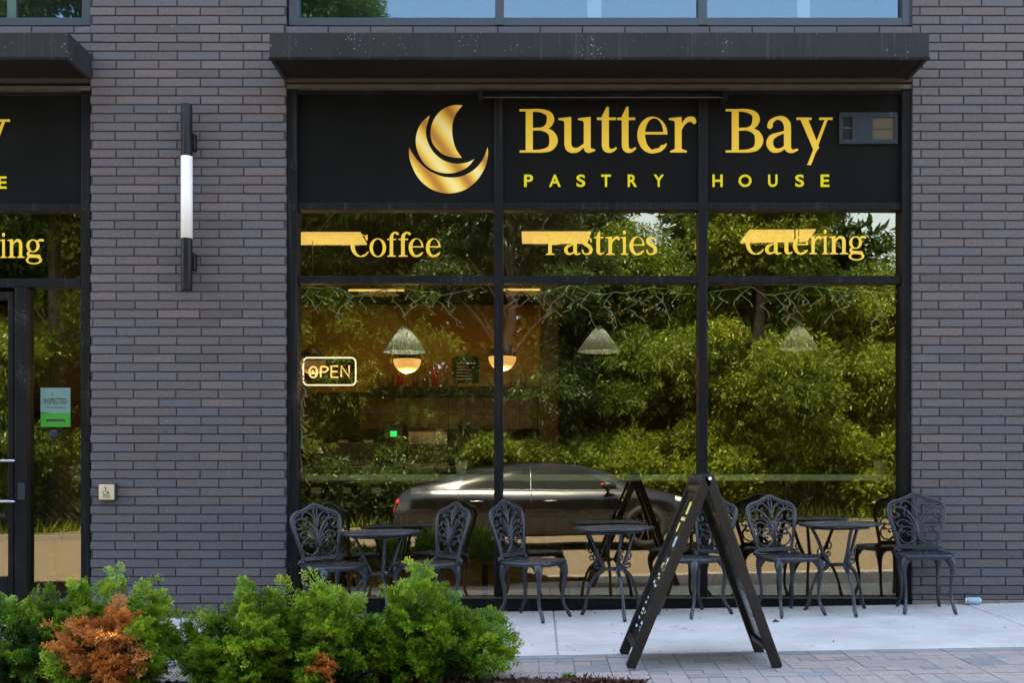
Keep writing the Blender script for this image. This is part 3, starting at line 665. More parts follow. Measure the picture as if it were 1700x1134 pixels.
m = MB(); m.box(sx2,sx3,yv+.012,yv+.018,sz0,sz1); m.build('mesh_panel', M['mesh'], r)
m = MB(); m.box(sx0,sx1,yv+.004,yv+.008,Z(213,dv),Z(210.8,dv)); m.build('cross_bar', M['lintel'], r); m = MB(); m.box(sx2,sx3,yv+.004,yv+.008,Z(213,dv),Z(210.8,dv)); m.build('cross_bar', M['lintel'], r)
r = empty('wall_light', (X(310,.09),-.09,0), label='tall black tube light with white middle section on the brick pier', cat='wall lamp')
R_ = 9.2*(CAM_D-.09)/FPX
def zz(p): return Z(p,.09)
m = MB(); m.lathe([(R_*.9,zz(483)),(R_,zz(481)),(R_,zz(397)),(R_*1.0,zz(396))], 28); m.build('lower_housing', M['lampblack'], r, smooth=True, loc=(0,0,0))
m = MB(); m.lathe([(R_*1.0,zz(259.5)),(R_,zz(258)),(R_,zz(175)),(R_*.9,zz(173))], 28); m.build('upper_housing', M['lampblack'], r, smooth=True)
m = MB(); m.lathe([(R_*1.03,zz(395.8)),(R_*1.03,zz(259.7))], 28); m.build('diffuser', M['opal'], r, smooth=True)
for p in (232, 432):
    m = MB(); m.box(-.012+.0, .05, .03, .092, zz(p+14), zz(p-14)); m.build('bracket', M['lampblack'], r, bevel=.004)
r = empty('push_button', (X(176.5,.05),-.05,Z(817,.05)), label='square brass accessible door push button on the brick pier', cat='door button')
k = (CAM_D-.05)/FPX
m = MB(); m.box(-14*k,14.5*k,.006,.052,-14.5*k,14*k); m.build('back_box', M['ink'], r, bevel=.002)
m = MB(); m.box(-12.5*k,13*k,-.002,.006,-13*k,12.5*k); m.build('button_plate', M['brass'], r, bevel=.003, seg=2)
m = MB(); ang = [(.75*PI+i*1.45*PI/14) for i in range(15)]
m.tube([(-1.2*k+3.6*k*math.cos(t), -.0035, -1.0*k+3.6*k*math.sin(t)) for t in ang], .45*k, n=6)
m.tube([(-1.2*k,-.0035,5.0*k),(-.9*k,-.0035,1.2*k),(2.6*k,-.0035,1.0*k),(4.4*k,-.0035,-3.2*k),(5.6*k,-.0035,-2.8*k)], .5*k, n=6)
m.sphere((-1.3*k,-.0035,7.0*k), 1.2*k, 10); m.build('wheelchair_symbol', M['ink'], r)
sans('push_lettering', 'PUSH', .3*k, -6.5*k, .02, .001, M['ink'], r, y=-.0022, width=13*k, fit=2.4*k)
sans('push_lettering', 'TO OPEN', .3*k, -9.3*k, .02, .001, M['ink'], r, y=-.0022, width=13*k, fit=1.6*k)
# ---- inspection notice on the side glass
r = empty('inspection_notice', (0,0,0), label='pale and green notice reading INSPECTED stuck on the side glass', cat='notice')
dn = -.106; q = (CAM_D-dn)/FPX; x0, x1, z0, z1 = X(67.3,dn), X(117,dn), Z(709,dn), Z(644,dn)
m = MB(); m.box(x0,x1,.1055,.1068,Z(686,dn),z1); m.build('sheet', M['paper'], r)
m = MB(); m.box(x0,x1,.1055,.1068,z0,Z(686,dn)); m.box(x0,X(79,dn),.1055,.1068,Z(686,dn),Z(685,dn)); m.build('green_panel', M['green'], r)
sans('inspected_lettering', 'INSPECTED', X(92,dn), Z(665.5,dn), .04, .0006, M['ink'], r, y=.1054, width=38*q, fit=8.5*q, bold=.0006)
for (a, b, t, c) in ((73,110,671,671.6),(74,108,676,676.6),(79,110,677.6,678),(71,75,650,650.6),(105,110,650,650.6),(76.5,108.5,696,700)): m = MB(); m.box(X(a,dn),X(b,dn),.1046,.1052,Z(c,dn),Z(t,dn)); m.build('printed_line', M['ink'], r)
m = MB(); m.xzpoly([(X(85,dn),Z(656,dn)),(X(88,dn),Z(656,dn)),(X(87,dn),Z(652.5,dn))], .1046,.1052); m.build('printed_emblem', M['ink'], r)
sans('heading_lettering', 'safe', X(94,dn), Z(654.5,dn), .01, .0006, M['ink'], r, y=.1054, width=9*q, fit=2.4*q) if False else None
m = MB(); m.lathe([(.034,0),(.036,.006),(.03,.014),(.012,.018),(0.00001,.018)], 24)
o = m.build('door_sensor', M['vent'], None, smooth=True); o.matrix_world = Matrix.Translation((X(89,-.1),.104,Z(721,-.1))) @ Matrix.Rotation(PI/2, 4, 'X')
tag(o, 'small round grey sensor on the glass just below the inspection notice', 'sensor')
# ------------------------------------------------------------------ trees across the road (seen in the glass)
def leaf_quads(cen, axis, L, W, fold=.25):
    """one rhombic leaf per row: base at cen, pointing along axis"""
    n = len(cen); axis = axis/np.linalg.norm(axis, axis=1, keepdims=True)
    r = RNG.normal(size=(n,3)); s = np.cross(axis, r); s /= np.linalg.norm(s, axis=1, keepdims=True)+1e-9
    nn = np.cross(axis, s); L = L[:,None]; W = W[:,None]
    a = cen; b = cen+axis*L*.42+s*W*.5+nn*W*fold; c = cen+axis*L; d = cen+axis*L*.42-s*W*.5+nn*W*fold
    return np.stack([a,b,c,d], 1)
def crown(clumps, per, leafL=.118, spray=9, droop=.65):
    out = []; rn = []
    for (c, rad, shade) in clumps:
        m = int(per*(rad[0]*rad[1]*rad[2])**(1/3)); c = np.array(c); rad = np.array(rad)
        u = RNG.normal(size=(m,3)); u /= np.linalg.norm(u, axis=1, keepdims=True); u[:,2] = np.where(RNG.random(m) < .3, u[:,2], np.abs(u[:,2])*.9)
        rr = (.35+.85*RNG.random(m)**.8)[:,None]
        p = c+u*rr*rad
        ce = np.repeat(p, spray, 0)+RNG.normal(size=(m*spray,3))*.045
        out_dir = np.repeat(u, spray, 0)*.7+RNG.normal(size=(m*spray,3))*.55; out_dir[:,2] -= droop
        L = leafL*(.65+.6*RNG.random(m*spray)); out.append(leaf_quads(ce, out_dir, L, L*.30))
        rn.append(np.clip(shade+RNG.normal(size=m*spray)*.16+np.repeat(RNG.normal(size=m)*.08, spray), 0, 1))
    return np.concatenate(out), np.concatenate(rn)
def make_tree(x, d, H, R, mat, label, base=1.2, n=34, seed=0, per=330, lean=0, trunk_r=.14, cat='tree', dens=1.0):
    random.seed(seed); z0 = gz(x, 20)
    r = empty('broadleaf_tree', (x, -d, z0), label=label, cat=cat, group='leafy trees along the far side of the road')
    t = MB(); top = H*.8
    path = [(0,0,-.1)]+[(lean*(i/6)**1.2+random.uniform(-.12,.12), random.uniform(-.12,.12), top*i/6) for i in range(1,7)]
    cm = catmull(path, 5); t.tube(cm, [trunk_r*1.3]+[trunk_r*(1-.8*i/(len(cm)-1)) for i in range(1,len(cm))], n=9)
    t.build('trunk', M['bark'], r, smooth=True)
    cl = []; lm = MB()
    for i in range(n):
        h = random.random()**.85; zc = base+(H-base)*h; prof = math.sin(PI*min(.98, .18+h*.80))**.7
        a = random.uniform(0, 2*PI); q = R*prof*math.sqrt(random.uniform(.12, 1))
        c = (q*math.cos(a)+lean*zc/H, q*math.sin(a), zc); s = random.uniform(.55, 1.05)*(.75+R*.12)
        cl.append((c, (s, s, s*.85), random.uniform(.2, .7)))
        if i % 2 == 0:
            zt = min(zc*.75, top*.95); k = min(len(cm)-1, max(0, int(zt/top*(len(cm)-1)))); p0 = cm[k]
            lm.tube(catmull([p0, ((p0[0]+c[0])/2, (p0[1]+c[1])/2, (p0[2]+c[2])/2+.15), c], 4), [.05,.035,.012], n=5)
    lm.build('limbs', M['bark'], r, smooth=True)
    V, rn = crown(cl, per*dens); quads('crown', V, mat, r, rn); return r
TG = [(-12.0,18.5,14.8,3.3,'leaf_a','tallest leafy green tree reflected in the left shop panes',1),
      (-6.2,17.5,15.2,3.2,'leaf_a','dark green tree with high crown reflected behind the OPEN sign',2),
      (-3.8,18.8,11.4,2.7,'leaf_a','mid green tree reflected left of the middle window mullion',3),
      (-.7,17.8,9.4,2.5,'leaf_c','dark leafy tree reflected behind the Pastries lettering',4),
      (2.4,19.6,6.7,2.2,'leaf_a','green tree reflected below a small patch of sky in the middle pane',5),
      (5.4,17.6,9.4,2.5,'leaf_b','yellow green tree reflected below the Catering lettering',6),
      (9.2,18.4,5.7,2.3,'leaf_b','bushy yellow green tree reflected at the right edge of the glass',7),
      (13.4,18.0,11,3.2,'leaf_a','wide green tree across the road, farthest right of the row',8),
      (-16.5,18.5,12,3.4,'leaf_c','dark green tree across the road, farthest left of the row',9),
      (18.6,19.5,11,3.3,'leaf_c','tall dark tree beyond the right end of the row',10),
      (-22,19.5,12,3.4,'leaf_a','tall mid green tree beyond the left end of the row',11)]
for (x, d, H, R, mt, lb, sdd) in TG:
    make_tree(x, d, H, R, M[mt], lb, seed=sdd, n=int(16+H*R*1.5), per=520, trunk_r=.15+.01*H, base=1.0)
# lower bushy growth under the trees
for i, (x, d, w_, h_, mt, lb) in enumerate([(-9,16.9,2.4,1.9,'leaf_c','dark shrub growing under the tallest tree across the road'),  # shade on the left shrubs is put into the dark leaf colour
      (-4.6,16.8,2.0,1.5,'leaf_c','dark shrub reflected above the parked car roof'),(.2,16.9,2.2,2.2,'leaf_a','leafy shrub reflected above the parked car bonnet'),
      (3.2,16.8,1.9,2.2,'leaf_b','yellow green shrub reflected beside the sandwich board'),(6.0,16.9,2.1,2.4,'leaf_b','bright shrub reflected above the third bistro table'),
      (9.1,16.8,2.2,2.2,'leaf_b','bright shrub reflected behind the rightmost chair'),(12.6,17.0,2.4,2.1,'leaf_a','green shrub far right across the road'),(-14,17.0,2.6,2.0,'leaf_a','green shrub far left across the road')]):
    random.seed(50+i); r = empty('roadside_shrub', (x,-d,gz(x,20)), label=lb, cat='shrub', group='shrubs along the far side of the road')
    cl = [((random.uniform(-w_,w_)*.8, random.uniform(-.6,.6), random.uniform(.25,1)*h_*.8), (.55,.55,.42), random.uniform(.25,.8)) for _ in range(26)]
    V, rn = crown(cl, 300, leafL=.13, droop=.1); quads('foliage', V, M[mt], r, rn)
    st = MB()
    for k in range(5): a = random.uniform(-1,1); st.tube([(a*.2,0,-.05),(a*.5,.1,.5),(a*.9,.1,1.1)], [.025,.02,.008], n=5)
    st.build('stems', M['bark'], r)
# far wooded mass closing the view behind the trees
cl = []; random.seed(99)
for i in range(900):
    x = random.uniform(-32, 30); hh = 13 if x < -3 else (5.2 if 2.2 < x < 4.9 or 9.8 < x < 12.3 else 8.8)-(1.0 if x > 9.5 else 0)
    cl.append(((x, -random.uniform(22.5, 26), random.random()*hh-.1), (1.25,1.1,.85), random.uniform(.1,.5)))
V, rn = crown(cl, 110, leafL=.42, spray=5, droop=.3); o = quads('far_woodland', V, M['leaf_c'], None, rn)
tag(o, 'far mass of dark leafy woodland behind the roadside trees', 'woodland', None, 'stuff')
# long grass at the kerb
n = 9000; gx = RNG.random(n)*44-22; gd = 15.75+RNG.random(n)**1.5*1.6; gzv = np.array([gz(float(a), 20.) for a in gx])
V = leaf_quads(np.stack([gx,-gd,gzv-.01],1), np.stack([RNG.normal(size=n)*.35, RNG.normal(size=n)*.35, np.ones(n)],1), .12+.35*RNG.random(n)**2, np.full(n,.018), 0)
o = quads('long_grass', V, M['leaf_b'], None); tag(o, 'long dry grass growing along the far kerb', 'grass', None, 'stuff')
# ------------------------------------------------------------------ parked saloon car behind the camera (seen in the glass)
def car():
    x0 = X(655, 0)*97*0  # rear end
    r = empty('parked_car', (-2.42,-10.3,0), label='dark grey saloon car with smooth fastback roof parked at the kerb, mirrored in the glass', cat='car')
    r.location.z = gz(0, 10.3)-.0; r.rotation_euler = (0, -.018, 0)
    LX = [0,.12,.35,.7,1.1,1.6,2.1,2.6,3.15,3.6,4.0,4.3,4.6,4.9,5.1,5.2]
    TP = [.62,.96,1.07,1.16,1.27,1.385,1.44,1.445,1.39,1.26,1.08,.98,.92,.82,.70,.56]
    BT = [.60,.90,.97,.985,.98,.965,.955,.945,.94,.935,.93,.91,.87,.79,.68,.55]
    HW = [.62,.80,.88,.94,.965,.97,.965,.965,.965,.965,.96,.945,.92,.86,.74,.5]
    LO = [.42,.30,.24,.21,.2,.2,.2,.2,.2,.2,.2,.2,.21,.25,.32,.42]
    def I(tab, x): return float(np.interp(x, LX, tab))
    def sect(x):
        t, b, w_, lo = I(TP,x), I(BT,x), I(HW,x), I(LO,x); gh = max(0, t-b); k = min(1, gh/.45)
        return [(0,lo),(w_*.85,lo),(w_*.955,lo+.06),(w_*.97,lo+.13),(w_*1.0,(lo+b)*.5+.02),(w_*.995,b-.17),(w_*.985,b-.13),(w_*.945,b-.03),(w_*.90,b+.012),
                (w_*(.88-.10*k)-.0,b+gh*.45),(w_*(.86-.20*k),b+gh*.80),(w_*(.76-.22*k),b+gh*.94),(w_*(.45-.1*k),b+gh*.995+.002),(0,t+.004)]
    xs = sorted(set([round(v,3) for v in np.linspace(0, 5.2, 66)])); m = MB(); ns = len(sect(1))
    vs = []; fs = []
    for x in xs:
        sc = sect(x)
        ring = [(x, y, z) for y, z in sc]+[(x, -y, z) for y, z in sc[-2:0:-1]]; vs += ring
    R = 2*ns-2
    for i in range(len(xs)-1):
        for k in range(R): fs.append((i*R+k, (i+1)*R+k, (i+1)*R+(k+1) % R, i*R+(k+1) % R))
    fs.append(tuple(range(R))); fs.append(tuple((len(xs)-1)*R+k for k in range(R-1,-1,-1)))
    m.add(vs, fs); m.build('body', M['carpaint'], r, smooth=True)
    def patch(x0f, x1f, v0, v1, side, off=.006, nx=14, nv=6):
        mb = MB(); V = []; F = []
        for j in range(nv+1):
            v = v0+(v1-v0)*j/nv; xa, xb = x0f(j/nv), x1f(j/nv)
            for i in range(nx+1):
                x = xa+(xb-xa)*i/nx; sc = sect(x); k = int(v); t = v-k; p = sc[k]; q = sc[min(k+1, ns-1)]
                V.append((x, side*(p[0]+(q[0]-p[0])*t+off), p[1]+(q[1]-p[1])*t+off*.4))
        for j in range(nv):
            for i in range(nx):
                a = j*(nx+1)+i; F.append((a,a+1,a+nx+2,a+nx+1) if side < 0 else (a,a+nx+1,a+nx+2,a+1))
        mb.add(V, F); return mb
    for s in (1,-1):
        patch(lambda t: .95+.55*t, lambda t: 2.345, 8.15, 10.6, s).build('rear_window', M['carglass'], r, smooth=True)
        patch(lambda t: 2.352, lambda t: 3.86-.70*t, 8.15, 10.6, s).build('front_window', M['carglass'], r, smooth=True)
        patch(lambda t: .9, lambda t: 3.92, 7.98, 8.1, s, .009, nv=1).build('window_trim', M['cardark'], r, smooth=True)
        for xx in (1.15, 2.349, 3.65):
            patch(lambda t: xx, lambda t: xx+.010, 2.6, 7.9, s, .003, 1, 12).build('door_seam', M['cardark'], r)
        patch(lambda t: .75, lambda t: 4.35, 1.0, 2.2, s, .006, nv=2).build('side_skirt', M['cardark'], r, smooth=True)
        for xx in (1.35, 2.55):
            h = MB(); w1 = I(HW,xx); h.tube([(xx,s*(w1*.985),.80),(xx+.02,s*(w1+.012),.80),(xx+.2,s*(w1+.012),.80),(xx+.22,s*(w1*.985),.80)], .012, n=6); h.build('door_handle', M['chrome'], r, smooth=True)
        mi = MB(); mi.tube([(3.62,s*.84,.97),(3.62,s*.98,1.0)], [.03,.025], n=6); mi.tube([(3.53,s*1.03,1.03),(3.58,s*1.05,1.04),(3.70,s*1.03,1.03),(3.75,s*1.0,1.02)], [.05,.085,.07,.02], n=10, flat=.8); mi.build('door_mirror', M['cardark'], r, smooth=True)
        mr = MB(); mr.tube([(3.52,s*1.04,1.04),(3.56,s*1.06,1.05)], [.03,.045], n=8); mr.build('indicator', M['redlens'], r)
        tl = patch(lambda t: .05, lambda t: .17, 6.1, 6.7, s, .008, nv=3); tl.build('tail_light', M['redlens'], r, smooth=True)
        patch(lambda t: 4.72, lambda t: 4.98, 6.6, 7.7, s, .008, nv=3).build('headlight', M['lens'], r, smooth=True)
        for wx in (1.05, 4.22):
            a = MB(); yy = s*(I(HW,wx)+.004)
            ar = [(wx+.40*math.cos(t), .335+.40*math.sin(t)) for t in [PI*i/16-.12+.0 for i in range(0,18)]]
            a.xzpoly(ar, min(yy,yy-s*.05), max(yy,yy-s*.05)); a.build('wheel_arch', M['cardark'], r)
            wt = MB(); prof = [(.20,-.11),(.30,-.12),(.333,-.10),(.345,-.06),(.345,.06),(.333,.10),(.30,.12),(.24,.118),(.235,.09)]
            wt.lathe(prof, 32); t = wt.build('wheel', M['rubber'], r, smooth=True); t.matrix_local = Matrix.Translation((wx, s*(I(HW,wx)-.085), .345)) @ Matrix.Rotation(-s*PI/2, 4, 'X')
            rm = MB(); rm.lathe([(.236,.09),(.236,.112),(.222,.112),(.215,.06)], 32); rm.lathe([(.00001,.112),(.05,.11),(.055,.06)], 16)
            for k in range(10):
                an = 2*PI*k/10; rm.tube([(.045*math.cos(an),.045*math.sin(an),.098),(.225*math.cos(an+.12),.225*math.sin(an+.12),.10)], [.016,.011], n=6)
            rm.lathe([(.22,.03),(.00001,.03)], 24); rm.build('rim', M['alloy'], t, smooth=False)
    def top_patch(xa, xb, v0, name, mat):
        mb = MB(); V = []; F = []; n = 12
        for x in np.linspace(xa, xb, 10):
            sc = sect(float(x))
            half = [(sc[k][0]+(sc[k+1][0]-sc[k][0])*t, sc[k][1]+(sc[k+1][1]-sc[k][1])*t) for k in range(v0, ns-1) for t in (0,.5)]+[sc[-1]]
            row = [(float(x), y, z+.006) for y, z in half]+[(float(x), -y, z+.006) for y, z in half[-2::-1]]; V += row; L = len(row)
        for i in range(9):
            for k in range(L-1): F.append((i*L+k,(i+1)*L+k,(i+1)*L+k+1,i*L+k+1))
        mb.add(V, F); mb.build(name, mat, r, smooth=True)
    top_patch(3.15, 4.02, 10, 'windscreen', M['carglass']); top_patch(.55, 1.55, 10, 'rear_screen', M['carglass'])
    b = MB(); b.box(4.8, 5.215, -.55, .55, .25, .36); b.build('grille', M['cardark'], r, bevel=.02)
    return r
car()
# wire fence along the verge
fr = empty('wire_fence', (0,-16.3,gz(0,20)), label='thin wire mesh fence on dark posts along the far verge', cat='fence')
for k in range(-8, 9): m = MB(); m.tube([(k*2.6,0,-.1),(k*2.6,0,1.35)], .025, n=6); m.build('post', M['cardark'], fr)
m = MB(); m.tube([(-21,0,1.3),(21,0,1.3)], .012, n=5)
for k in range(-105, 105):
    for sg in (1,-1): m.tube([(k*.2,0,0),(k*.2+sg*1.25,0,1.28)], .0035, n=3)
m.build('wire_mesh', M['cardark'], fr)
# ------------------------------------------------------------------ inside the shop
random.seed(21)
def iX(px, y): return X(px, -y)
def iZ(py, y): return Z(py, -y)
# ceiling light panels: quads laid against the ceiling at z=3.5
CEI = 3.5
def on_ceiling(px, py):
    dist = (CEI-CAM_Z)*FPX/(VY-py); return ((px-VX)*dist/FPX, dist-CAM_D)
for k, (q, lb) in enumerate([(((497,402),(500,383),(598,383),(609,402)),'long lit ceiling panel seen through the glass left of the Coffee lettering'),
        (((867,400),(866,382),(981,382),(975,400)),'lit ceiling panel seen behind the P of Pastries'),
        (((1229,399),(1244,379),(1318,379),(1318,397)),'lit ceiling panel seen behind the C of Catering'),
        (((1321,398),(1321,379),(1354,378),(1340,396)),'short lit ceiling panel seen behind the t of Catering'),
        (((578,480),(580,478.6),(670,478.6),(672,480)),'thin far ceiling light above the cone pendant at the left'),
        (((836,479),(837,477.6),(900,477.6),(902,479)),'thin far ceiling light above the middle cone pendant')]):
    P = [on_ceiling(*p) for p in q]; cx = sum(p[0] for p in P)/4; cy = sum(p[1] for p in P)/4
    r = empty('ceiling_light', (cx,cy,CEI), label=lb, cat='ceiling light', group='lit panels on the shop ceiling')
    P = [(p[0]-cx, p[1]-cy) for p in P]
    m = MB(); m.add([(p[0],p[1],-.03) for p in P]+[(p[0],p[1],-.012) for p in P], [(0,1,2,3),(7,6,5,4)]+[(i,i+4,(i+1)%4+4,(i+1)%4) for i in range(4)]); m.build('diffuser', M['panelglow'], r)
    m = MB(); m.add([(p[0]*1.02,p[1]*1.02,-.0115) for p in P]+[(p[0]*1.02,p[1]*1.02,-.002) for p in P], [(0,1,2,3),(7,6,5,4)]+[(i,i+4,(i+1)%4+4,(i+1)%4) for i in range(4)]); m.build('housing', M['ceil'], r)
    al = bpy.data.lights.new('panel_light', 'AREA'); al.energy = 1.2; al.color = (1,.62,.28); al.size = .5; ao = bpy.data.objects.new('panel_light', al); C.objects.link(ao); ao.parent = r; ao.location = (0,0,-.05)
CW = .5
def cone(px, py_top, py_bot, w, y, label):
    s = FPX/(CAM_D+y); R = w/2/s; h = (py_bot-py_top)/s; zb = iZ(py_bot, y)
    r = empty('cone_pendant', (iX(px,y), y, zb), label=label, cat='pendant lamp', group='ribbed cone pendant lamps by the window')
    m = MB(); n = 72; V = []; F = []; pr = [(.11,1.0),(.16,.97),(.58,.5),(1.0,0),(.985,-.0),(.57,.48),(.15,.94)]
    for a, b in pr:
        for k in range(n):
            an = 2*PI*k/n; rr = R*a*(1+(.035 if k % 2 else -.01)*(a > .14)); V.append((rr*math.cos(an), rr*math.sin(an), h*b))
    for i in range(len(pr)-1):
        for k in range(n): F.append((i*n+k,i*n+(k+1)%n,(i+1)*n+(k+1)%n,(i+1)*n+k))
    m.add(V, F); m.build('shade', M['shade'], r)
    m = MB(); m.tube([(0,0,h*.95),(0,0,CEI-zb)], .004, n=5); m.build('cord', M['cardark'], r)
    m = MB(); m.lathe([(.00001,h*.6),(.02,h*.6),(.022,h*.7),(.012,h*.9)], 16); m.build('socket', M['cardark'], r)
    al = bpy.data.lights.new('bulb_light', 'POINT'); al.energy = CW; al.color = (.95,.95,.85); al.shadow_soft_size = 0; ao = bpy.data.objects.new('bulb_light', al); C.objects.link(ao); ao.parent = r; ao.location = (0,0,h*.42)
cone(672,541,585,69,1.0,'white ribbed cone pendant lamp hanging left in the window above the lit globe')
CW = .3
cone(994.5,541,584,70,1.0,'white ribbed cone pendant lamp hanging in the middle window pane')
CW = .2
cone(1326,537,580,64,1.15,'faint ribbed cone pendant lamp hanging in the right window pane')
def globe(px, py, w, y, label):
    s = FPX/(CAM_D+y); R = w/2/s; z = iZ(py, y)
    r = empty('globe_pendant', (iX(px,y), y, z), label=label, cat='pendant lamp', group='half dark half lit globe pendants')
    k = 10
    m = MB(); m.lathe([(max(1e-5,R*math.sin(PI/2*i/k)), -R*math.cos(PI/2*i/k)) for i in range(k+1)], 28); m.build('lit_bowl', M['globeglow'], r, smooth=True)
    al = bpy.data.lights.new('globe_light', 'POINT'); al.energy = 2.6; al.color = (1,.6,.25); al.shadow_soft_size = 0; ao = bpy.data.objects.new('globe_light', al); C.objects.link(ao); ao.parent = r; ao.location = (0,0,-R-.10)
    m = MB(); m.lathe([(R*1.01*math.cos(PI/2*i/k)+1e-5, .003+R*1.01*math.sin(PI/2*i/k)) for i in range(k+1)], 28); m.build('dark_cap', M['cardark'], r, smooth=True)
    m = MB(); m.tube([(0,0,R),(0,0,CEI-z)], .004, n=5); m.build('cord', M['cardark'], r)
globe(676,597,46,3.4,'lit globe pendant hanging just below the left cone lamp')
globe(834,593,46,3.4,'lit globe pendant half hidden by the left window mullion')
globe(519,600,44,3.4,'lit globe pendant behind the OPEN sign')
# OPEN sign
r = empty('open_sign', (0,0,0), label='lit neon style OPEN sign in a white rounded border hanging in the left pane', cat='sign')
yo = .17; a, b, c, e = iX(503.5,yo), iX(590.5,yo), iZ(639.5,yo), iZ(594,yo); q = .035
def rrect(a, b, c, e, q): return [(cx+q*math.cos(t), yo, cz+q*math.sin(t)) for cx, cz, t0 in ((b-q,e-q,0),(a+q,e-q,PI/2),(a+q,c+q,PI),(b-q,c+q,1.5*PI)) for t in [t0+PI/2*i/6 for i in range(7)]]
m = MB(); m.tube(rrect(a,b,c,e,q), .0058, n=8, closed=True); m.build('border_tube', M['neonw'], r, smooth=True)
k = (CAM_D+yo)/FPX
m = MB(); m.box(a+.004,b-.004,yo+.012,yo+.018,c+.004,e-.004); m.build('backing_panel', M['smoke'], r, bevel=.002)  # tinted panel added to dim the globe lamp behind the sign
def st(pts): return [(iX(p[0],yo), yo, iZ(p[1],yo)) for p in pts]
def oval(cx, cy, rx, ry): return st([(cx+rx*math.cos(2*PI*i/20), cy+ry*math.sin(2*PI*i/20)) for i in range(20)])
LT = [[('c',oval(520,618,6.6,9))], [('o',st([(532.5,626.5),(532.5,609)])),('o',st(catmull([(532.5,609),(540,609),(544.5,612.5),(540,617.5),(532.5,617.5)],4)))],
      [('o',st([(561,608),(550,608),(550,626.5),(561.5,626.5)])),('o',st([(550,617),(560,617)]))], [('o',st([(566.5,626),(566.5,607.5),(579.5,625.5),(579.5,607)]))]]
for L_ in LT:
    m = MB()
    for t, p in L_: m.tube(p, .0064, n=8, closed=(t == 'c'))
    m.build('letter_tube', M['neono'], r, smooth=True)
m = MB(); m.tube([(a+.1,yo+.01,e),(a+.1,yo+.03,iZ(472,yo))], .0012, n=4); m.tube([(b-.1,yo+.01,e),(b-.1,yo+.03,iZ(472,yo))], .0012, n=4); m.build('hanging_wire', M['cardark'], r)
# icicle string lights: one strand per pane, plus the bunch at the left jamb
def strand(pxa, pxb, label, seed):
    random.seed(seed); yy = .15; r = empty('string_lights', (0,0,0), label=label, cat='string lights', group='icicle string lights along the top of the panes')
    w_ = MB(); bl = MB(); bl.rnd = 0; x = pxa; main = []
    while x <= pxb: main.append((x, 481+5*math.sin(x*.045)+random.uniform(-3,5))); x += random.uniform(14,24)
    P = [(iX(a,yy), yy+random.uniform(-.01,.01), iZ(b,yy)) for a, b in catmull(main, 3)]; w_.tube(P, .0040, n=5)
    bc = MB()
    for (mx, my) in main:
        n = random.choice([1,2,3,4,5]); px, py = mx, my; pts = [(px,py)]
        for i in range(n):
            dx = random.uniform(6,12)*random.choice([-1,1]); nx, ny = px+dx, py+random.uniform(6,13); pts.append((nx,ny))
            ex, ey = nx+random.uniform(-9,9), ny+random.uniform(1,8)
            A = (iX(nx,yy),yy,iZ(ny,yy)); B = (iX(ex,yy),yy+random.uniform(-.02,.02),iZ(ey,yy)); w_.tube([A,B], .0036, n=4)
            T = Vector(B)+(Vector(B)-Vector(A)).normalized()*.018; (bl if random.random() < .6 else bc).tube([B,T], [.0075,.0045], n=5)
            px, py = nx-dx*.4, ny
        if len(pts) > 1: w_.tube([(iX(a,yy),yy,iZ(b,yy)) for a, b in pts], .0036, n=4)
    w_.build('wire', M['wire'], r); bl.build('red_bulbs', M['bulb'], r); bc.build('clear_bulbs', M['bulbc'], r)
strand(494, 818, 'green string lights with red tips across the top of the left pane', 3)
strand(838, 1158, 'green string lights with red tips across the top of the middle pane', 4)
strand(1178, 1496, 'green string lights with red tips across the top of the right pane', 5)
random.seed(8); r = empty('string_light_bundle', (0,0,0), label='bunched string lights with red bulbs hanging down the left edge of the window', cat='string lights')
w_ = MB(); bl = MB(); yy = .15; pts = [(503,600)]
while pts[-1][1] < 790: pts.append((501+random.uniform(-4,6), pts[-1][1]+random.uniform(8,15)))
w_.tube([(iX(a,yy),yy+random.uniform(-.01,.01),iZ(b,yy)) for a, b in catmull(pts,3)], .004, n=5)
for a, b in pts*3:
    A = (iX(a,yy),yy,iZ(b,yy)); B = (iX(a+random.uniform(-9,14),yy),yy+random.uniform(-.03,.02),iZ(b+random.uniform(-8,14),yy)); w_.tube([A,B], .004, n=4); bl.tube([B,Vector(B)+(Vector(B)-Vector(A)).normalized()*.02], [.009,.005], n=5)
w_.build('wire', M['wire'], r); bl.build('bulbs', M['bulb'], r)
# window counter
r = empty('window_counter', (0,0,0), label='pale green window counter running the full width behind the glass', cat='counter')
m = MB(); m.box(iX(494,.3), iX(1500,.3), .32, .66, .935, .985); m.build('counter_top', M['barglass'], r, bevel=.006)
for px in (560, 800, 1040, 1300, 1460): m = MB(); m.box(iX(px,.5), iX(px,.5)+.05, .45, .50, 0, .934); m.build('leg', M['cardark'], r)
def pot(px, y, label, scale=1.0):
    r = empty('potted_plant', (iX(px,y), y, .987), label=label, cat='potted plant', group='potted plants on the window counter')
    m = MB(); m.lathe([(.036*scale,0),(.045*scale,.05*scale),(.055*scale,.11*scale),(.05*scale,.11*scale),(.042*scale,.09*scale),(.00001,.09*scale)], 20); m.build('pot', M['pot'], r, smooth=True)
    n = 90; u = RNG.normal(size=(n,3)); u[:,2] = np.abs(u[:,2])*1.5+.3; u /= np.linalg.norm(u,axis=1,keepdims=True)
    c = np.array([0,0,.09*scale])+u*(RNG.random(n)*.17*scale)[:,None]; V = leaf_quads(c, u+RNG.normal(size=(n,3))*.3, .05+.05*RNG.random(n), np.full(n,.028)); quads('foliage', V, M['leaf_c'], r)
pot(766, .5, 'small leafy plant in a pale blue pot behind the left window mullion'); pot(1461, .5, 'small leafy plant in a pale pot at the right end of the window counter')
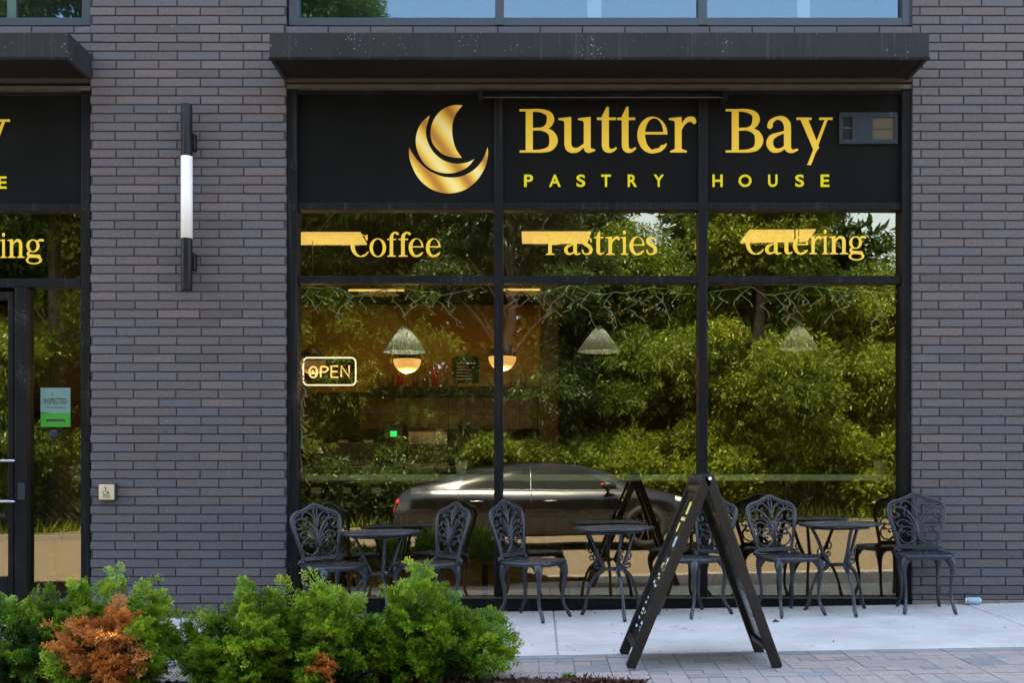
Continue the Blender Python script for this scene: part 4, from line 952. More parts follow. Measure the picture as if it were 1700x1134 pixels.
# bar stools with crossed legs
def stool(x, y):
    r = empty('bar_stool', (x,y,0)); m = MB(); m.lathe([(.00001,.64),(.16,.64),(.17,.66),(.165,.69),(.00001,.69)], 20); m.build('seat', M['darkwood'], r, smooth=True)
    for sx, sy in ((-1,-1),(1,-1),(1,1),(-1,1)): m = MB(); m.tube([(sx*.10,sy*.10,.64),(sx*.19,sy*.19,0)], .012, n=6); m.build('leg', M['cardark'], r)
    m = MB(); m.tube([(-.13,-.13,.5),(.17,-.17,.15)], .006, n=5); m.tube([(.13,-.13,.5),(-.17,-.17,.15)], .006, n=5); m.tube([(-.16,-.16,.2),(.16,-.16,.2),(.16,.16,.2),(-.16,.16,.2)], .008, n=5, closed=True); m.build('cross_brace', M['cardark'], r)
    return r
s0 = stool(iX(545,.85), .85); kk = 0
tag(s0, 'dark backless bar stool at the left end of the window counter', 'bar stool', 'bar stools at the window counter')
for px, lb in ((690,'dark bar stool behind the first bistro table'),(905,'dark bar stool seen above the third chair'),(1000,'dark bar stool behind the second bistro table'),(1225,'dark bar stool behind the sandwich board'),(1400,'dark bar stool behind the third bistro table')):
    c = copy_tree(s0); c.location = (iX(px,.85), .85, 0); c['label'] = lb
# service counter with equipment
r = empty('service_counter', (0,0,0), label='dark service counter deep inside the shop', cat='counter')
yb = 4.6
m = MB(); m.box(iX(500,yb), iX(905,yb), yb, yb+.7, -.02, 1.0); m.build('counter_body', M['darkwood'], r)
m = MB(); m.box(iX(497,yb), iX(908,yb), yb-.03, yb+.73, 1.002, 1.04); m.build('counter_top', M['cardark'], r, bevel=.005)
def boxthing(name, px0, px1, py0, py1, y, dep, mat, label, cat, group=None, extra=None, onz=None):
    x0, x1, z0, z1 = iX(px0,y), iX(px1,y), iZ(py1,y), iZ(py0,y)
    if onz is not None: z1 += 0; z0 = onz
    r = empty(name, ((x0+x1)/2, y, z0), label=label, cat=cat, group=group); w_, h = (x1-x0)/2, z1-z0
    m = MB(); m.box(-w_, w_, 0, dep, 0, h); m.build('casing', mat, r, bevel=min(.015, h*.1)); 
    if extra: extra(r, w_, h)
    return r
def scr(r, w_, h):
    m = MB(); m.box(-w_*.3, w_*.35, -.006, -.001, h*.68, h*.80); m.build('display', M['greenscreen'], r)
    m = MB(); m.box(-w_*.8, w_*.8, -.004, -.001, h*.12, h*.45); m.build('front_panel', M['vent'], r)
boxthing('till', 636, 670, 700, 760, yb+.1, .3, M['vent'], 'till with a small green display on the service counter', 'till', None, scr, 1.042)
def cof(r, w_, h):
    m = MB(); m.box(-w_*.9, w_*.9, -.01, -.002, h*.62, h*.92); m.build('control_panel', M['chrome'], r)
    for k in (-.5, .1): m = MB(); m.tube([(w_*k,-.03,h*.55),(w_*k,-.12,h*.52)], .018, n=8); m.build('brew_handle', M['cardark'], r)
    m = MB(); m.box(-w_*.9, w_*.9, -.12, -.002, 0, h*.14); m.build('drip_tray', M['chrome'], r)
boxthing('coffee_machine', 675, 745, 712, 775, yb+.1, .45, M['cardark'], 'dark espresso machine on the service counter right of the till', 'coffee machine', None, cof, 1.042)
def grd(r, w_, h):
    m = MB(); m.lathe([(w_*.5,h),(w_*.9,h+.16),(w_*.9,h+.17),(.00001,h+.17)], 16, (0,.1,0)); m.build('hopper', M['clear'], r)
boxthing('coffee_grinder', 758, 780, 725, 775, yb+.1, .2, M['cardark'], 'coffee grinder with clear hopper beside the espresso machine', 'grinder', None, grd, 1.042)
def dc(r, w_, h):
    for k in (.25,.55):
        m = MB(); m.box(-w_*.95, w_*.95, -.002, .3, h*k, h*k+.015); m.build('shelf', M['chrome'], r)
boxthing('display_case', 520, 625, 735, 790, yb-.45, .4, M['cardark'], 'low dark display case in front of the service counter', 'display case', None, dc)
# back wall: tiles, long dark shelf, bottles, menu board, cabinets
ybk = 7.85
m = MB(); x = iX(596,ybk)
r = empty('tile_panel', (0,0,0), label='beige tile panel on the back wall below the long dark shelf', cat='wall panel')
rowz = [(660,688),(689,712)]; m = MB()
for (a, b) in rowz:
    px = 596
    while px < 895: m.box(iX(px+.6,ybk), iX(px+29,ybk), ybk, ybk+.03, iZ(b,ybk), iZ(a,ybk)); px += 29.6
m.build('tiles', M['tile'], r)
r = empty('long_shelf', (0,0,0), label='long dark shelf across the back wall under the globe lamps', cat='shelf')
m = MB(); m.box(iX(610,7.4), iX(900,7.4), 7.4, 7.88, iZ(657,7.4), iZ(641,7.4)); m.build('shelf_board', M['cardark'], r)
r = empty('lower_cabinet', (0,0,0), label='low dark cabinet with pale labels along the back wall', cat='cabinet')
m = MB(); m.box(iX(500,7.2), iX(900,7.2), 7.2, 7.85, 0, iZ(722,7.2)); m.build('carcass', M['darkwood'], r)
for i in range(9):
    m = MB(); px = 520+i*42; m.box(iX(px,7.19), iX(px+16,7.19), 7.18, 7.198, iZ(737,7.19), iZ(731,7.19)); m.build('paper_label', M['white'], r)
random.seed(5)
for i in range(10):
    px = [632,648,664,690,706,722,738,852,868,884][i]; m = MB(); y = 7.6; s = (CAM_D+y)/FPX; hh = random.uniform(20,34)*s
    m.lathe([(5*s,0),(5*s,hh*.6),(2*s,hh*.75),(1.8*s,hh),(.00001,hh)], 12); o = m.build('bottle', M['redlens'] if i in (2,5) else M['tile'], None, smooth=True); o.location = (iX(px,y), y, iZ(641,7.4))
    tag(o, ['pale bottle at the left end of the long back shelf','second pale bottle from the left on the back shelf','left one of two red bottles on the back shelf','pale bottle right of the first red bottle on the back shelf','pale bottle just left of the second red bottle','right one of two red bottles on the back shelf','pale bottle beside the black menu board','pale bottle right of the menu board behind the mullion','pale bottle near the right end of the back shelf','rightmost bottle on the long back shelf'][i], 'bottle', 'bottles on the back shelf')
r = empty('menu_board', (0,0,0), label='black rounded menu board standing on the back shelf', cat='menu board')
y = 7.3; m = MB(); P = [(iX(a,y), iZ(b,y)) for a, b in catmull([(752,636),(750,600),(756,592),(775,588),(792,593),(796,604),(795,636)], 4)]; m.xzpoly(P, y, y+.04); m.build('board', M['chalk'], r)
m = MB()
for k in range(6): m.box(iX(758,y), iX(758+random.uniform(18,32),y), y-.006, y-.002, iZ(604+k*5.2,y), iZ(602.8+k*5.2,y))
m.build('chalk_lines', M['white'], r)
# trays and cartons under the window counter
random.seed(4)
for i, (px, lb) in enumerate(((525,'dark storage crate on the floor at the left end of the shop'),(575,'dark storage crate with pale tag, second from the left'),(625,'dark storage crate with pale tag left of the mirrored tail light'),(690,'dark storage crate behind the mirrored car wheel'))):
    y = 3.2+.1*(i % 2); r = boxthing('storage_crate', px-20, px+20, 800, 832, y, .35, M['darkwood'], lb, 'crate', 'dark crates inside the shop')
    m = MB(); m.box(-.05, .05, -.008, -.002, .08, .14); m.build('tag', M['white'], r)
    m = MB(); m.box(-.22, .22, -.01, .36, -.5, -.003); m.build('base', M['darkwood'], r)
# ------------------------------------------------------------------ cast metal bistro chairs and tables
def chair_proto():
    r = empty('bistro_chair', (0,0,0)); mt = M['cast']; SZ = .425
    def ybk(z): return .165+.055*((z-.44)/.44)+.03*((z-.44)/.44)**2
    def B3(x, z, dy=0): return (x, ybk(z)+dy, z)
    # seat: rim ring, pierced plate of rings and scrolls
    m = MB(); rim = catmull([(-.165,.17,SZ),(-.2,.02,SZ),(-.205,-.1,SZ),(-.15,-.195,SZ),(0,-.215,SZ),(.15,-.195,SZ),(.205,-.1,SZ),(.2,.02,SZ),(.165,.17,SZ),(0,.185,SZ)], 5, True)
    m.tube(rim, .0145, n=8, closed=True); m.tube([(p[0]*.97,p[1]*.97,p[2]-.012) for p in rim], .012, n=6, closed=True)
    m.build('seat_rim', mt, r, smooth=True)
    m = MB()
    for q in (.30,.52,.76): m.tube([(p[0]*q,p[1]*q-.003,SZ+.006) for p in rim], .0075, n=6, closed=True, flat=.6, up=(0,0,1))
    for k in range(16):
        a = 2*PI*k/16; i = int(len(rim)*k/16); e = rim[i]
        m.tube(catmull([(e[0]*.3,e[1]*.3,SZ+.005),(e[0]*.55-e[1]*.12,e[1]*.55+e[0]*.12,SZ+.006),(e[0]*.96,e[1]*.96,SZ+.006)],4), .0065, n=5)
        c = (e[0]*.64-e[1]*.10, e[1]*.64+e[0]*.10); m.tube([(c[0]+.017*math.cos(t),c[1]+.017*math.sin(t),SZ+.006) for t in [2*PI*j/8 for j in range(8)]], .005, n=5, closed=True)
    m.lathe([(.055,SZ),(.055,SZ+.008),(.00001,SZ+.011)], 16); m.build('seat', mt, r, smooth=True)
    # legs
    for sx in (-1,1):
        for fy in (-1,1):
            x, y = (.175,-.16) if fy < 0 else (.145,.15); px, py = (.19,-.205) if fy < 0 else (.165,.205)
            pth = [(sx*x*.92,y*.92,SZ-.008),(sx*x*1.04,y*1.05,SZ-.05),(sx*(x*1.06),y*1.10,SZ-.11),(sx*x*1.0,y*1.04,SZ-.2),(sx*x*.98,y*1.03,.12),(sx*px*.98,py*.98,.035),(sx*px*1.02,py*1.03,.008)]
            m = MB(); m.tube(catmull(pth, 5), [.037,.034,.022,.0155,.0125,.0125,.016,.013], n=9)
            m.tube(catmull([(sx*(x-.075),y*1.0,SZ-.012),(sx*(x-.035),y*1.03,SZ-.03),(sx*x*1.02,y*1.06,SZ-.085)],4), [.010,.014,.012], n=6)
            m.tube(catmull([(sx*x*.98,(abs(y)-.07)*fy,SZ-.012),(sx*x*1.0,(abs(y)-.03)*fy,SZ-.03),(sx*x*1.02,y*1.04,SZ-.085)],4), [.010,.014,.012], n=6)
            g = m.build('leg', mt, r, smooth=True)
            f = MB(); f.lathe([(.011,0),(.013,.004),(.012,.012)], 10, (sx*px*1.02,py*1.03,0)); f.build('glide', M['rubber'], g)
    # back
    half = [(.118,.455),(.124,.50),(.137,.56),(.152,.63),(.168,.70),(.173,.755),(.164,.795),(.137,.820),(.10,.832),(.06,.852),(.025,.872)]
    out = catmull([(x,z) for x,z in half]+[(0,.878)]+[(-x,z) for x,z in half[::-1]], 4)
    m = MB(); m.tube([B3(x,z) for x,z in out], .0125, n=8, flat=.75, up=(0,1,0)); m.tube([B3(x*.93,.455+(z-.455)*.965,-.004) for x,z in out], .006, n=6)
    m.tube([(-.13,.155,SZ+.01),(-.12,.17,.455)], [.02,.014], n=8); m.tube([(.13,.155,SZ+.01),(.12,.17,.455)], [.02,.014], n=8)
    for s in (-1,1):   # ears at the foot of the posts
        m.tube(catmull([B3(s*.118,.475),B3(s*.145,.452),B3(s*.15,.432)],4), [.008,.012,.009], n=6)
    m.build('back_frame', mt, r, smooth=True)
    m = MB(); V = [B3(-.125,.455,.006),B3(.125,.455,.006),B3(.115,.49,.006),B3(-.115,.49,.006),B3(-.125,.455,-.006),B3(.125,.455,-.006),B3(.115,.49,-.006),B3(-.115,.49,-.006)]
    m.add(V, [(3,2,1,0),(4,5,6,7),(0,1,5,4),(1,2,6,5),(2,3,7,6),(3,0,4,7)]); m.build('back_rail', mt, r, bevel=.003)
    sc = [([(0,.60),(.02,.68),(.055,.745),(.10,.772),(.14,.765),(.157,.735),(.148,.705),(.125,.697),(.110,.712),(.118,.728)], .0075),
          ([(0,.70),(.012,.76),(.03,.80),(.058,.822),(.088,.812),(.096,.788),(.080,.772),(.064,.782)], .0065),
          ([(.0,.735),(.008,.79),(.012,.83),(.004,.86)], .006),
          ([(.003,.60),(.028,.655),(.05,.70),(.072,.715),(.078,.735),(.062,.75),(.045,.74),(.047,.725)], .006),
          ([(0,.575),(.03,.635),(.075,.675),(.108,.672),(.123,.65),(.112,.628),(.094,.632)], .0065),
          ([(0,.555),(.02,.60),(.055,.625),(.09,.62),(.104,.60),(.094,.583),(.078,.589)], .006),
          ([(.002,.545),(.02,.575),(.045,.588),(.062,.578),(.06,.562),(.048,.562)], .0055),
          ([(.012,.60),(.004,.555),(.022,.515),(.058,.498),(.098,.515),(.118,.555),(.112,.59),(.098,.60)], .0065),
          ([(0,.545),(.025,.525),(.05,.50),(.062,.488)], .0055),
          ([(.04,.488),(.032,.508),(.016,.512),(.010,.50)], .005),
          ([(.128,.665),(.150,.66),(.152,.69)], .005), ([(.10,.775),(.128,.80),(.12,.825)], .005),([(.148,.705),(.166,.715)],.005),([(.092,.81),(.11,.828)],.005),([(.118,.555),(.136,.56)],.005)]
    m = MB(); m.tube([B3(0,.49),B3(0,.60),B3(0,.72)], [.010,.012,.006], n=7)
    for pts, rr in sc:
        for s in (-1,1): m.tube([B3(s*x,z,random.uniform(-.002,.002)) for x,z in catmull(pts,4)], [rr*1.1,rr,rr*.9,rr*1.15], n=6)
    for s in (-1,1):
        for x, z in ((.118,.728),(.064,.782),(.047,.725),(.094,.632),(.078,.589),(.048,.562),(.098,.60),(.01,.50)): m.sphere(B3(s*x,z), .0095, 8)
    m.build('back_scrollwork', mt, r, smooth=True)
    for ch in [q for q in C.objects if q.parent == r]:
        fx = 1.15 if ch.name.startswith('back') else .89
        if ch.name.startswith('leg'):
            for g in [q for q in C.objects if q.parent == ch]:
                for v in g.data.vertices: v.co.x *= fx
        for v in ch.data.vertices: v.co.x *= fx; v.co.z *= .953
    return r
random.seed(31); cp0 = chair_proto()
tag(cp0, None, 'chair', 'ornate cast metal bistro chairs along the window')
chairs = [(553,.34,41,'ornate dark metal chair left of the first bistro table, facing right'),
          (712,.34,-50,'ornate dark metal chair right of the first bistro table behind the yew bushes'),
          (884,.30,55,'ornate dark metal chair left of the middle bistro table, facing right'),
          (1155,.30,-54,'ornate dark metal chair partly hidden behind the sandwich board'),
          (1308,.30,17,'ornate dark metal chair between the sandwich board and the third bistro table'),
          (1534,.30,-9,'ornate dark metal chair standing half in front of the brick pier at the right')]
def put(o, px, d, rz):
    x = X(px, d); o.location = (x, -d, gz(x, d)+.001); o.rotation_euler = (0, -.018, math.radians(rz))
for i, (px, d, rz, lb) in enumerate(chairs):
    o = cp0 if i == 0 else copy_tree(cp0); put(o, px, d, rz); o['label'] = lb
def table_proto():
    r = empty('bistro_table', (0,0,0)); mt = M['cast']; TZ = .645; R = .288
    m = MB(); m.lathe([(R*.96,TZ-.022),(R,TZ-.016),(R,TZ-.004),(R*.985,TZ),(R*.93,TZ+.002),(R*.925,TZ-.006),(R*.96,TZ-.022)], 56)
    for q, rr in ((.30,.008),(.62,.008),(.80,.006)): m.tube([(R*q*math.cos(t),R*q*math.sin(t),TZ-.006) for t in [2*PI*j/40 for j in range(40)]], rr, n=6, closed=True, flat=.8, up=(0,0,1))
    for k in range(24):
        a = 2*PI*k/24
        for sg in (-1,1): m.tube(catmull([(R*.3*math.cos(a),R*.3*math.sin(a),TZ-.006),(R*.55*math.cos(a+sg*.1),R*.55*math.sin(a+sg*.1),TZ-.005),(R*.93*math.cos(a),R*.93*math.sin(a),TZ-.006)],3), .005, n=5)
        m.tube([(R*.71*math.cos(a+.13)+.014*math.cos(t),R*.71*math.sin(a+.13)+.014*math.sin(t),TZ-.006) for t in [2*PI*j/8 for j in range(8)]], .0045, n=5, closed=True)
    m.lathe([(.07,TZ-.012),(.07,TZ-.003),(.00001,TZ-.001)], 20); m.build('tabletop', mt, r, smooth=True)
    m = MB(); m.tube([(.2*math.cos(t),.2*math.sin(t),TZ-.035) for t in [2*PI*j/30 for j in range(30)]], .008, n=6, closed=True); m.build('apron_ring', mt, r, smooth=True)
    m = MB(); m.lathe([(.074,.335),(.078,.342),(.074,.350),(.05,.350)], 24)
    for k in range(6): a = PI*k/6; m.tube([(-.07*math.cos(a),-.07*math.sin(a),.343),(.07*math.cos(a),.07*math.sin(a),.343)], .005, n=5)
    m.build('lower_ring', mt, r, smooth=True)
    for a in (-84, 150, 36):
        t = math.radians(a); c, s = math.cos(t), math.sin(t)
        def q(rr, z, o=0): return (rr*c-o*s, rr*s+o*c, z)
        m = MB(); m.tube(catmull([q(.215,TZ-.03),q(.175,.55),(q(.125,.43)),q(.088,.36),q(.10,.325),q(.165,.27),q(.215,.16),(q(.235,.06)),q(.262,.008)],5), [.011,.012,.0135,.015,.017,.015,.012,.011,.015,.013], n=8)
        m.tube(catmull([q(.085,.36),q(.115,.345),q(.15,.35),q(.155,.37),q(.14,.38),q(.13,.37)],4), .006, n=6)
        m.tube(catmull([q(.15,.46),q(.165,.44),q(.16,.41),q(.14,.40),q(.133,.415),q(.143,.425)],4), .006, n=6); m.sphere(q(.13,.37), .010, 8)
        g = m.build('leg', mt, r, smooth=True); f = MB(); f.lathe([(.012,0),(.015,.004),(.013,.012)], 10, q(.262,0)); f.build('glide', M['rubber'], g)
    return r
tp0 = table_proto(); tag(tp0, None, 'table', 'round cast metal bistro tables')
for i, (px, d, rz, lb) in enumerate([(634,.34,12,'round dark metal bistro table behind the yew bushes, between the first two chairs'),(1022,.32,4,'round dark metal bistro table left of the sandwich board'),(1397,.30,0,'round dark metal bistro table between the two rightmost chairs')]):
    o = tp0 if i == 0 else copy_tree(tp0); put(o, px, d, rz); o['label'] = lb
# ------------------------------------------------------------------ folding sandwich board
def sandwich():
    XC = .938; YC = -1.95; z0 = gz(XC, 1.95)
    r = empty('sandwich_board', (XC, YC, z0), label='black folding sandwich board standing edge-on on the walk with both leaves open', cat='sandwich board')
    HW_ = .245; ztop = .98-z0
    def leaf(dx, name, outer_sign):
        T = Vector((0.0, 0, ztop)); F = Vector((dx, 0, .004)); u = F-T; L = u.length; u.normalize(); n = Vector((u.z, 0, -u.x))*(1 if dx < 0 else -1); n = n if (n.x < 0) == (dx < 0) else -n
        def bx(mb, a0, a1, b0, b1, c0, c1):
            vs = []
            for c in (c0, c1):
                for (a, b) in ((a0,b0),(a1,b0),(a1,b1),(a0,b1)): p = T+u*a+n*c; vs.append((p.x, p.y+b, p.z))
            mb.add(vs, [(0,1,2,3),(7,6,5,4),(0,4,5,1),(1,5,6,2),(2,6,7,3),(3,7,4,0)])
        g = empty(name, (0,0,0)); g.parent = r
        for s in (-1,1):
            m = MB(); bx(m, .0, L, s*HW_-s*.032 if s < 0 else HW_-.032, s*HW_ if s < 0 else HW_, -.028, .028) if s > 0 else bx(m, .0, L, -HW_, -HW_+.032, -.028, .028)
            m.build('side_rail', M['boardplastic'], g, bevel=.006, seg=2)
        m = MB(); bx(m, .06, .10, -HW_+.0325, HW_-.0325, -.02, .02); m.build('cross_rail', M['boardplastic'], g, bevel=.004); m = MB(); bx(m, L-.13, L-.09, -HW_+.0325, HW_-.0325, -.02, .02); m.build('cross_rail', M['boardplastic'], g, bevel=.004)
        m = MB(); bx(m, .1005, L-.1305, -HW_+.0325, HW_-.0325, -.004, .008); m.build('face_panel', M['chalk'], g)
        for s in (-1,1):
            m = MB(); p = T+u*(L-.005); m.box(p.x-.02, p.x+.02, s*(HW_-.016)-.014, s*(HW_-.016)+.014, 0, .03); m.build('foot_pad', M['rubber'], g, bevel=.004)
        return g, bx
    g, bx = leaf(-.425, 'left_leaf', -1); rs = random.Random(3)
    marks = [(.16,.235,-.14,-.02,'printy'),(.17,.19,-.20,-.16,'printy'),(.255,.275,-.19,.06,'printy'),(.29,.345,.02,.07,'printy'),(.37,.43,-.12,-.02,'printb'),(.50,.52,-.16,-.05,'print')]
    for k in range(26):
        a = .52+rs.random()*.42; b = rs.uniform(-.20,.10); marks.append((a, a+rs.uniform(.006,.018), b, b+rs.uniform(.02,.07), rs.choice(['print','print','printb','print','printy'])))
    for nm in ('print','printy','printb'):
        m = MB()
        for (a0,a1,b0,b1,q) in marks:
            if q == nm: bx(m, a0, a1, b0, b1, .0085, .0098)
        o = m.build('poster_print', M[nm], g)
    m = MB(); 
    g, bx = leaf(.375, 'right_leaf', 1)
    for k in range(16):
        a = .14+k*.053; bx(m, a, a+rs.uniform(.004,.02), -.2, -.2+rs.uniform(.1,.38), -.0055, -.0042)
    m.build('sheen_streaks', M['vent'], g)  # grey strips paint the glossy reflections of the inner face
    m = MB()
    for i in range(5):
        y = -.2+.1*i; m.tube([(-.034,y,ztop-.05),(-.02,y,ztop+.004),(.02,y,ztop+.006),(.034,y,ztop-.05)], .015, n=8)
    m.tube([(0,-HW_,ztop-.01),(0,HW_,ztop-.01)], .018, n=10); m.build('hinge', M['boardplastic'], r, smooth=True)
    m = MB(); m.tube([(.006,-HW_-.004,ztop-.012),(.006,-HW_+.002,ztop-.012)], .010, n=12); m.build('hinge_pin', M['white'], r)
    m = MB(); m.tube([(-.17,.2,ztop-.42),(0,.2,ztop-.40),(.15,.2,ztop-.42)], .004, n=5); m.build('spreader', M['cardark'], r)
    m = MB()
    for s_, zz_ in ((-1,.30),(1,.30)): m.tube([(s_*.118,-HW_-.003,ztop-zz_),(s_*.118,-HW_+.002,ztop-zz_)], .006, n=8)
    m.build('screw', M['rubber'], r)
sandwich()
# ------------------------------------------------------------------ yew bushes
def fronds(O, D, Ln, base_r):
    """flat ferny fronds: axis shoots with side shoots, each lined with two ranks of needles"""
    n = len(O); D = D/np.linalg.norm(D,axis=1,keepdims=True); up = np.tile([0,0,1.],(n,1))+RNG.normal(size=(n,3))*.45
    S_ = np.cross(D, up); S_ /= np.linalg.norm(S_,axis=1,keepdims=True)+1e-9; U_ = np.cross(S_, D)
    so, sdv, sl_, sr = [], [], [], []
    K = 5
    for k in range(-1, K):
        f = (k+1)/K
        for sg in ((0,) if k == -1 else (-1,1)):
            if k == -1: o = O; dv = D; L = Ln
            else:
                o = O+D*(Ln*(.12+.8*f))[:,None]-U_*((f**2)*Ln*.18)[:,None]; dv = D*.8+S_*sg*(.9-.3*f)+RNG.normal(size=(n,3))*.28; L = Ln*(.52-.26*f)*(.8+.4*RNG.random(n))
            so.append(o); sdv.append(dv/np.linalg.norm(dv,axis=1,keepdims=True)); sl_.append(L); sr.append(np.full(n, f*.15)+base_r)
    so = np.concatenate(so); sdv = np.concatenate(sdv); sl_ = np.concatenate(sl_); sr = np.concatenate(sr)
    UU = np.tile(U_, (2*K+1, 1)); SS = np.cross(sdv, UU); SS /= np.linalg.norm(SS,axis=1,keepdims=True)+1e-9
    V = []; R_ = []; J = 5
    for j in range(J):
        t = (j+.5+RNG.random(len(so))*.4)/J
        for sg in (-1,1):
            o = so+sdv*(sl_*t)[:,None]-UU*(t**2*sl_*.12)[:,None]; dv = sdv*.75+SS*sg*.7+UU*RNG.normal(size=(len(so),1))*.45+RNG.normal(size=so.shape)*.18
            nl = .032*(1-.45*t)*(.85+.3*RNG.random(len(so))); dv /= np.linalg.norm(dv,axis=1,keepdims=True)
            sd = np.cross(dv, UU); sd /= np.linalg.norm(sd,axis=1,keepdims=True)+1e-9; w = .0031
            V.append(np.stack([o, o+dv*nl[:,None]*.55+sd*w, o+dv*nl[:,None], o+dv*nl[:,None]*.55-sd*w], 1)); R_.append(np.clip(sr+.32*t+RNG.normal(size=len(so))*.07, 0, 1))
    return np.concatenate(V), np.concatenate(R_)
def bush(px, d, a, b, h, label, seed, n=430, dead=None, mat='yew', low=0.0):
    random.seed(seed); x = X(px, d); z0 = gz(x, d); r = empty('yew_bush', (x,-d,z0), label=label, cat='bush', group='low yew bushes in the mulch bed')
    rg = np.random.default_rng(seed); u = rg.normal(size=(n,3)); u[:,2] = np.abs(u[:,2])*1.0-.22*rg.random(n); u /= np.linalg.norm(u,axis=1,keepdims=True)
    lump = 1+.20*np.sin(u[:,0]*5+seed)+.16*np.sin(u[:,1]*6+seed*2)+.12*np.sin(u[:,2]*8+u[:,0]*7+seed)
    rr = (.42+.52*rg.random(n)**.55)*lump; wild = rg.random(n) < .07; rr = np.where(wild, rr*1.12, rr); P = u*np.array([a,b,h*.78])*rr[:,None]; P[:,2] += h*.24; P[:,2] = np.maximum(P[:,2], .03+low); P[:,:2] *= np.clip(.62+P[:,2:3]*1.9, 0, 1)
    D = u*np.array([1,1,.6])+np.array([0,0,.35])+rg.normal(size=(n,3))*.42; Ln = (.06+.065*rg.random(n))*np.where(wild, 1.5, 1); br = .02+.42*(rr-.4)+rg.normal(size=n)*.11  # br darkens inward: depth shade put into the needle tone
    O = P-D/np.linalg.norm(D,axis=1,keepdims=True)*Ln[:,None]*.5
    isd = np.zeros(n, bool)
    if dead:
        for (dx, dy, dz, q) in dead: isd |= ((P[:,0]-dx)**2+(P[:,1]-dy)**2+(P[:,2]-dz)**2) < q*q
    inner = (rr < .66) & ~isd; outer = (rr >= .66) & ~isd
    for mask, nm, mt in ((outer,'green_foliage',mat),(inner,'inner_foliage','yewshade'),(isd,'dead_foliage','dead')):
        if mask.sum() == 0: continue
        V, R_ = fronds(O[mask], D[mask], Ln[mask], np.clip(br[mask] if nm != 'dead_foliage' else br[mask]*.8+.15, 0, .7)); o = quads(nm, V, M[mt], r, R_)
        if nm == 'dead_foliage': o['label'] = 'dead orange brown foliage'
    m = MB()
    idx = rg.choice(n, min(n, 110), replace=False)
    for i in idx:
        p = P[i]; s0_ = (random.uniform(-.05,.05), random.uniform(-.05,.05), -.02)
        m.tube(catmull([s0_, (p[0]*.45+random.uniform(-.04,.04), p[1]*.45, p[2]*.35+.02), (p[0]*.85,p[1]*.85,p[2]*.9)], 4), [.011,.007,.0028], n=5)
    m.build('branches', M['twig'], r, smooth=True); return r
bush(62, 2.50, .62, .36, .52, 'leftmost low yew bush, bright green, beside the orange dead branches', 11, n=900)
bush(192, 2.66, .27, .24, .47, 'yew bush with a large dead orange brown top at the lower left', 12, n=520, dead=[(-.04,-.14,.34,.19),(.06,-.2,.2,.14)])
bush(414, 2.50, .37, .32, .46, 'green yew bush in front of the brick pier', 13, n=620)
bush(545, 2.56, .38, .32, .47, 'yellowish green yew bush in front of the first bistro chair', 14, n=620, dead=[(.08,-.3,.14,.10)])
bush(716, 2.42, .43, .34, .49, 'wide dark green yew bush at the right end of the row', 15, n=900)
bush(-230, 2.65, .5, .4, .6, 'low yew bush beyond the left edge of the photo', 16, n=300)
# mulch
def mulch_edge(x):
    return 2.33+.05*math.sin(x*3)+.03*math.sin(x*11) if x < -.5 else 2.36+.14*(x+.5)+.02*math.sin(x*17)
n = 0; chips = []; m = MB(); xs = [XL+.25*i for i in range(int((.42-XL)/.25))]+[.45]
V = []; F = []
for x in xs:
    e = mulch_edge(x)+.05; k = max(0, min(1, (.5-x)/.6))
    for q, hh in ((0,.004),(.08,.02),(.3,.035),(.75,.03),(1.0,.006)): dd = e+(3.13-e)*q*k; V.append((x, -dd, gz(x,dd)+hh*k+.002))
for i in range(len(xs)-1):
    for j in range(4): F.append((i*5+j,i*5+j+1,(i+1)*5+j+1,(i+1)*5+j))
m.add(V, [f[::-1] for f in F]); m.build('mulch_bed', M['soil'])['kind'] = 'structure'
NC = 15000; cx = np.concatenate([RNG.random(NC)*6.5-6.0, RNG.random(5000)*1.6-1.05]); e = np.array([mulch_edge(float(v)) for v in cx]); t_ = RNG.random(len(cx))
end = np.where(cx < -.1, 3.1, np.maximum(e+.05, 3.1-(cx+.1)*2.2)); end = np.where(cx > .2, e+.10*(1-(cx-.2)/.36)+.01, end); cdv = e+(end-e)*t_**1.3
keep = (cx < .56); cx = cx[keep]; cdv = cdv[keep]; e = e[keep]
czv = np.array([gz(float(a), float(b)) for a, b in zip(cx, cdv)])+np.minimum((cdv-e)*.12, .03)+RNG.random(len(cx))*.012+.003
ax = RNG.normal(size=(len(cx),3)); ax[:,2] *= .25
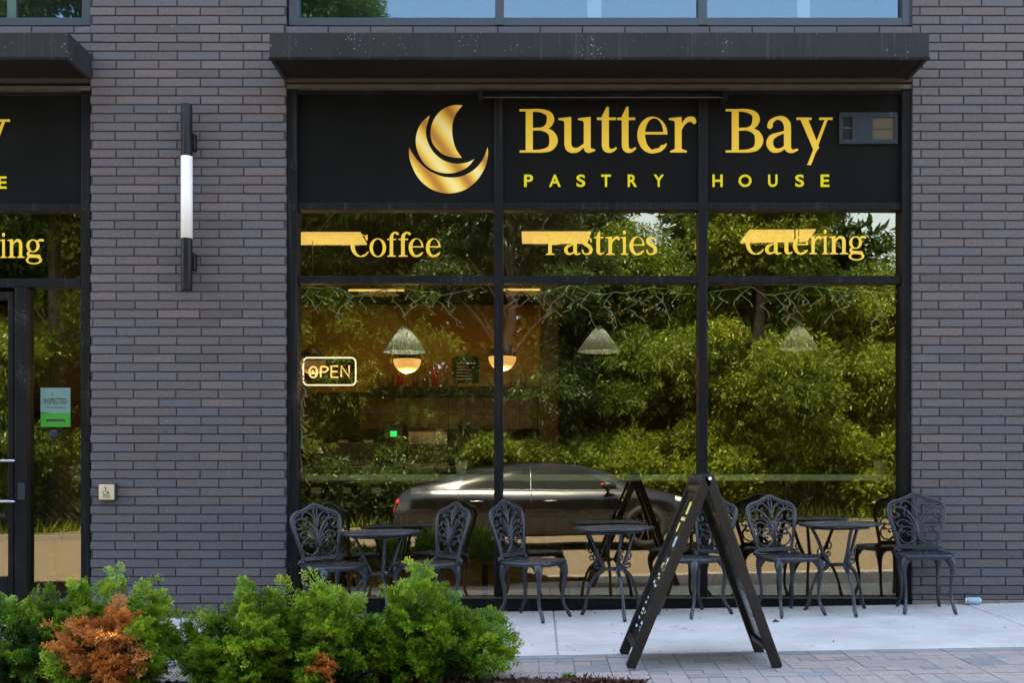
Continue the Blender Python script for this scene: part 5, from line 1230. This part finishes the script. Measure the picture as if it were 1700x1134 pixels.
V = leaf_quads(np.stack([cx,-cdv,czv],1), ax, .02+.035*RNG.random(len(cx)), .008+.008*RNG.random(len(cx)), .35)
o = quads('mulch', V, M['mulch'], None); tag(o, 'reddish brown bark mulch under the yew bushes', 'mulch', None, 'stuff')
# small things on the ground
n = 260; lx = RNG.random(n)*12-5; ld = np.abs(RNG.normal(size=n))*.05+.0; ld[:60] = RNG.random(60)*1.6; lz = np.array([gz(float(a),float(b)) for a,b in zip(lx,ld)])+.003
ax = RNG.normal(size=(n,3)); ax[:,2] *= .15; V = leaf_quads(np.stack([lx,-ld,lz],1), ax, .008+.02*RNG.random(n)**2, .006+.008*RNG.random(n), .3); o = quads('leaf_litter', V, M['mulch'], None); tag(o, 'small bits of leaf litter along the foot of the wall', 'litter', None, 'stuff')
#
r = empty('drinks_can', (X(1613,.03),-.045,gz(X(1613,0),0)+.027), label='crushed blue and silver drinks can lying against the foot of the brick pier', cat='can')
m = MB(); m.lathe([(.02,-.062),(.026,-.056),(.027,-.05)], 18); m.lathe([(.027,.05),(.026,.056),(.02,.062)], 18); o = m.build('can_end', M['chrome'], r, smooth=True); o.rotation_euler = (0,PI/2,0)
m = MB(); m.lathe([(.0272,-.05),(.0265,-.02),(.0255,.01),(.0272,.05)], 18); o = m.build('can_body', M['printb'], r, smooth=True); o.rotation_euler = (0,PI/2,0)
V = leaf_quads(np.array([[X(1281,.68),-.68,gz(1.3,.68)+.006]]), np.array([[1,.1,.02]]), np.array([.06]), np.array([.045]), .2); o = quads('fallen_leaf', V, M['mulch'], None); tag(o, 'single brown leaf lying on the pale concrete walk below the fifth chair', 'leaf')
n = 60; x = X(943,2.38); u = RNG.normal(size=(n,3)); u[:,2] = np.abs(u[:,2])+.8; V = leaf_quads(np.tile([x,-2.37,gz(x,2.37)],(n,1))+RNG.normal(size=(n,3))*[.012,.008,0], u, .02+.035*RNG.random(n), np.full(n,.008)); o = quads('weed', V, M['yew'], None); tag(o, 'tiny green weed growing at the tip of the mulch', 'weed')
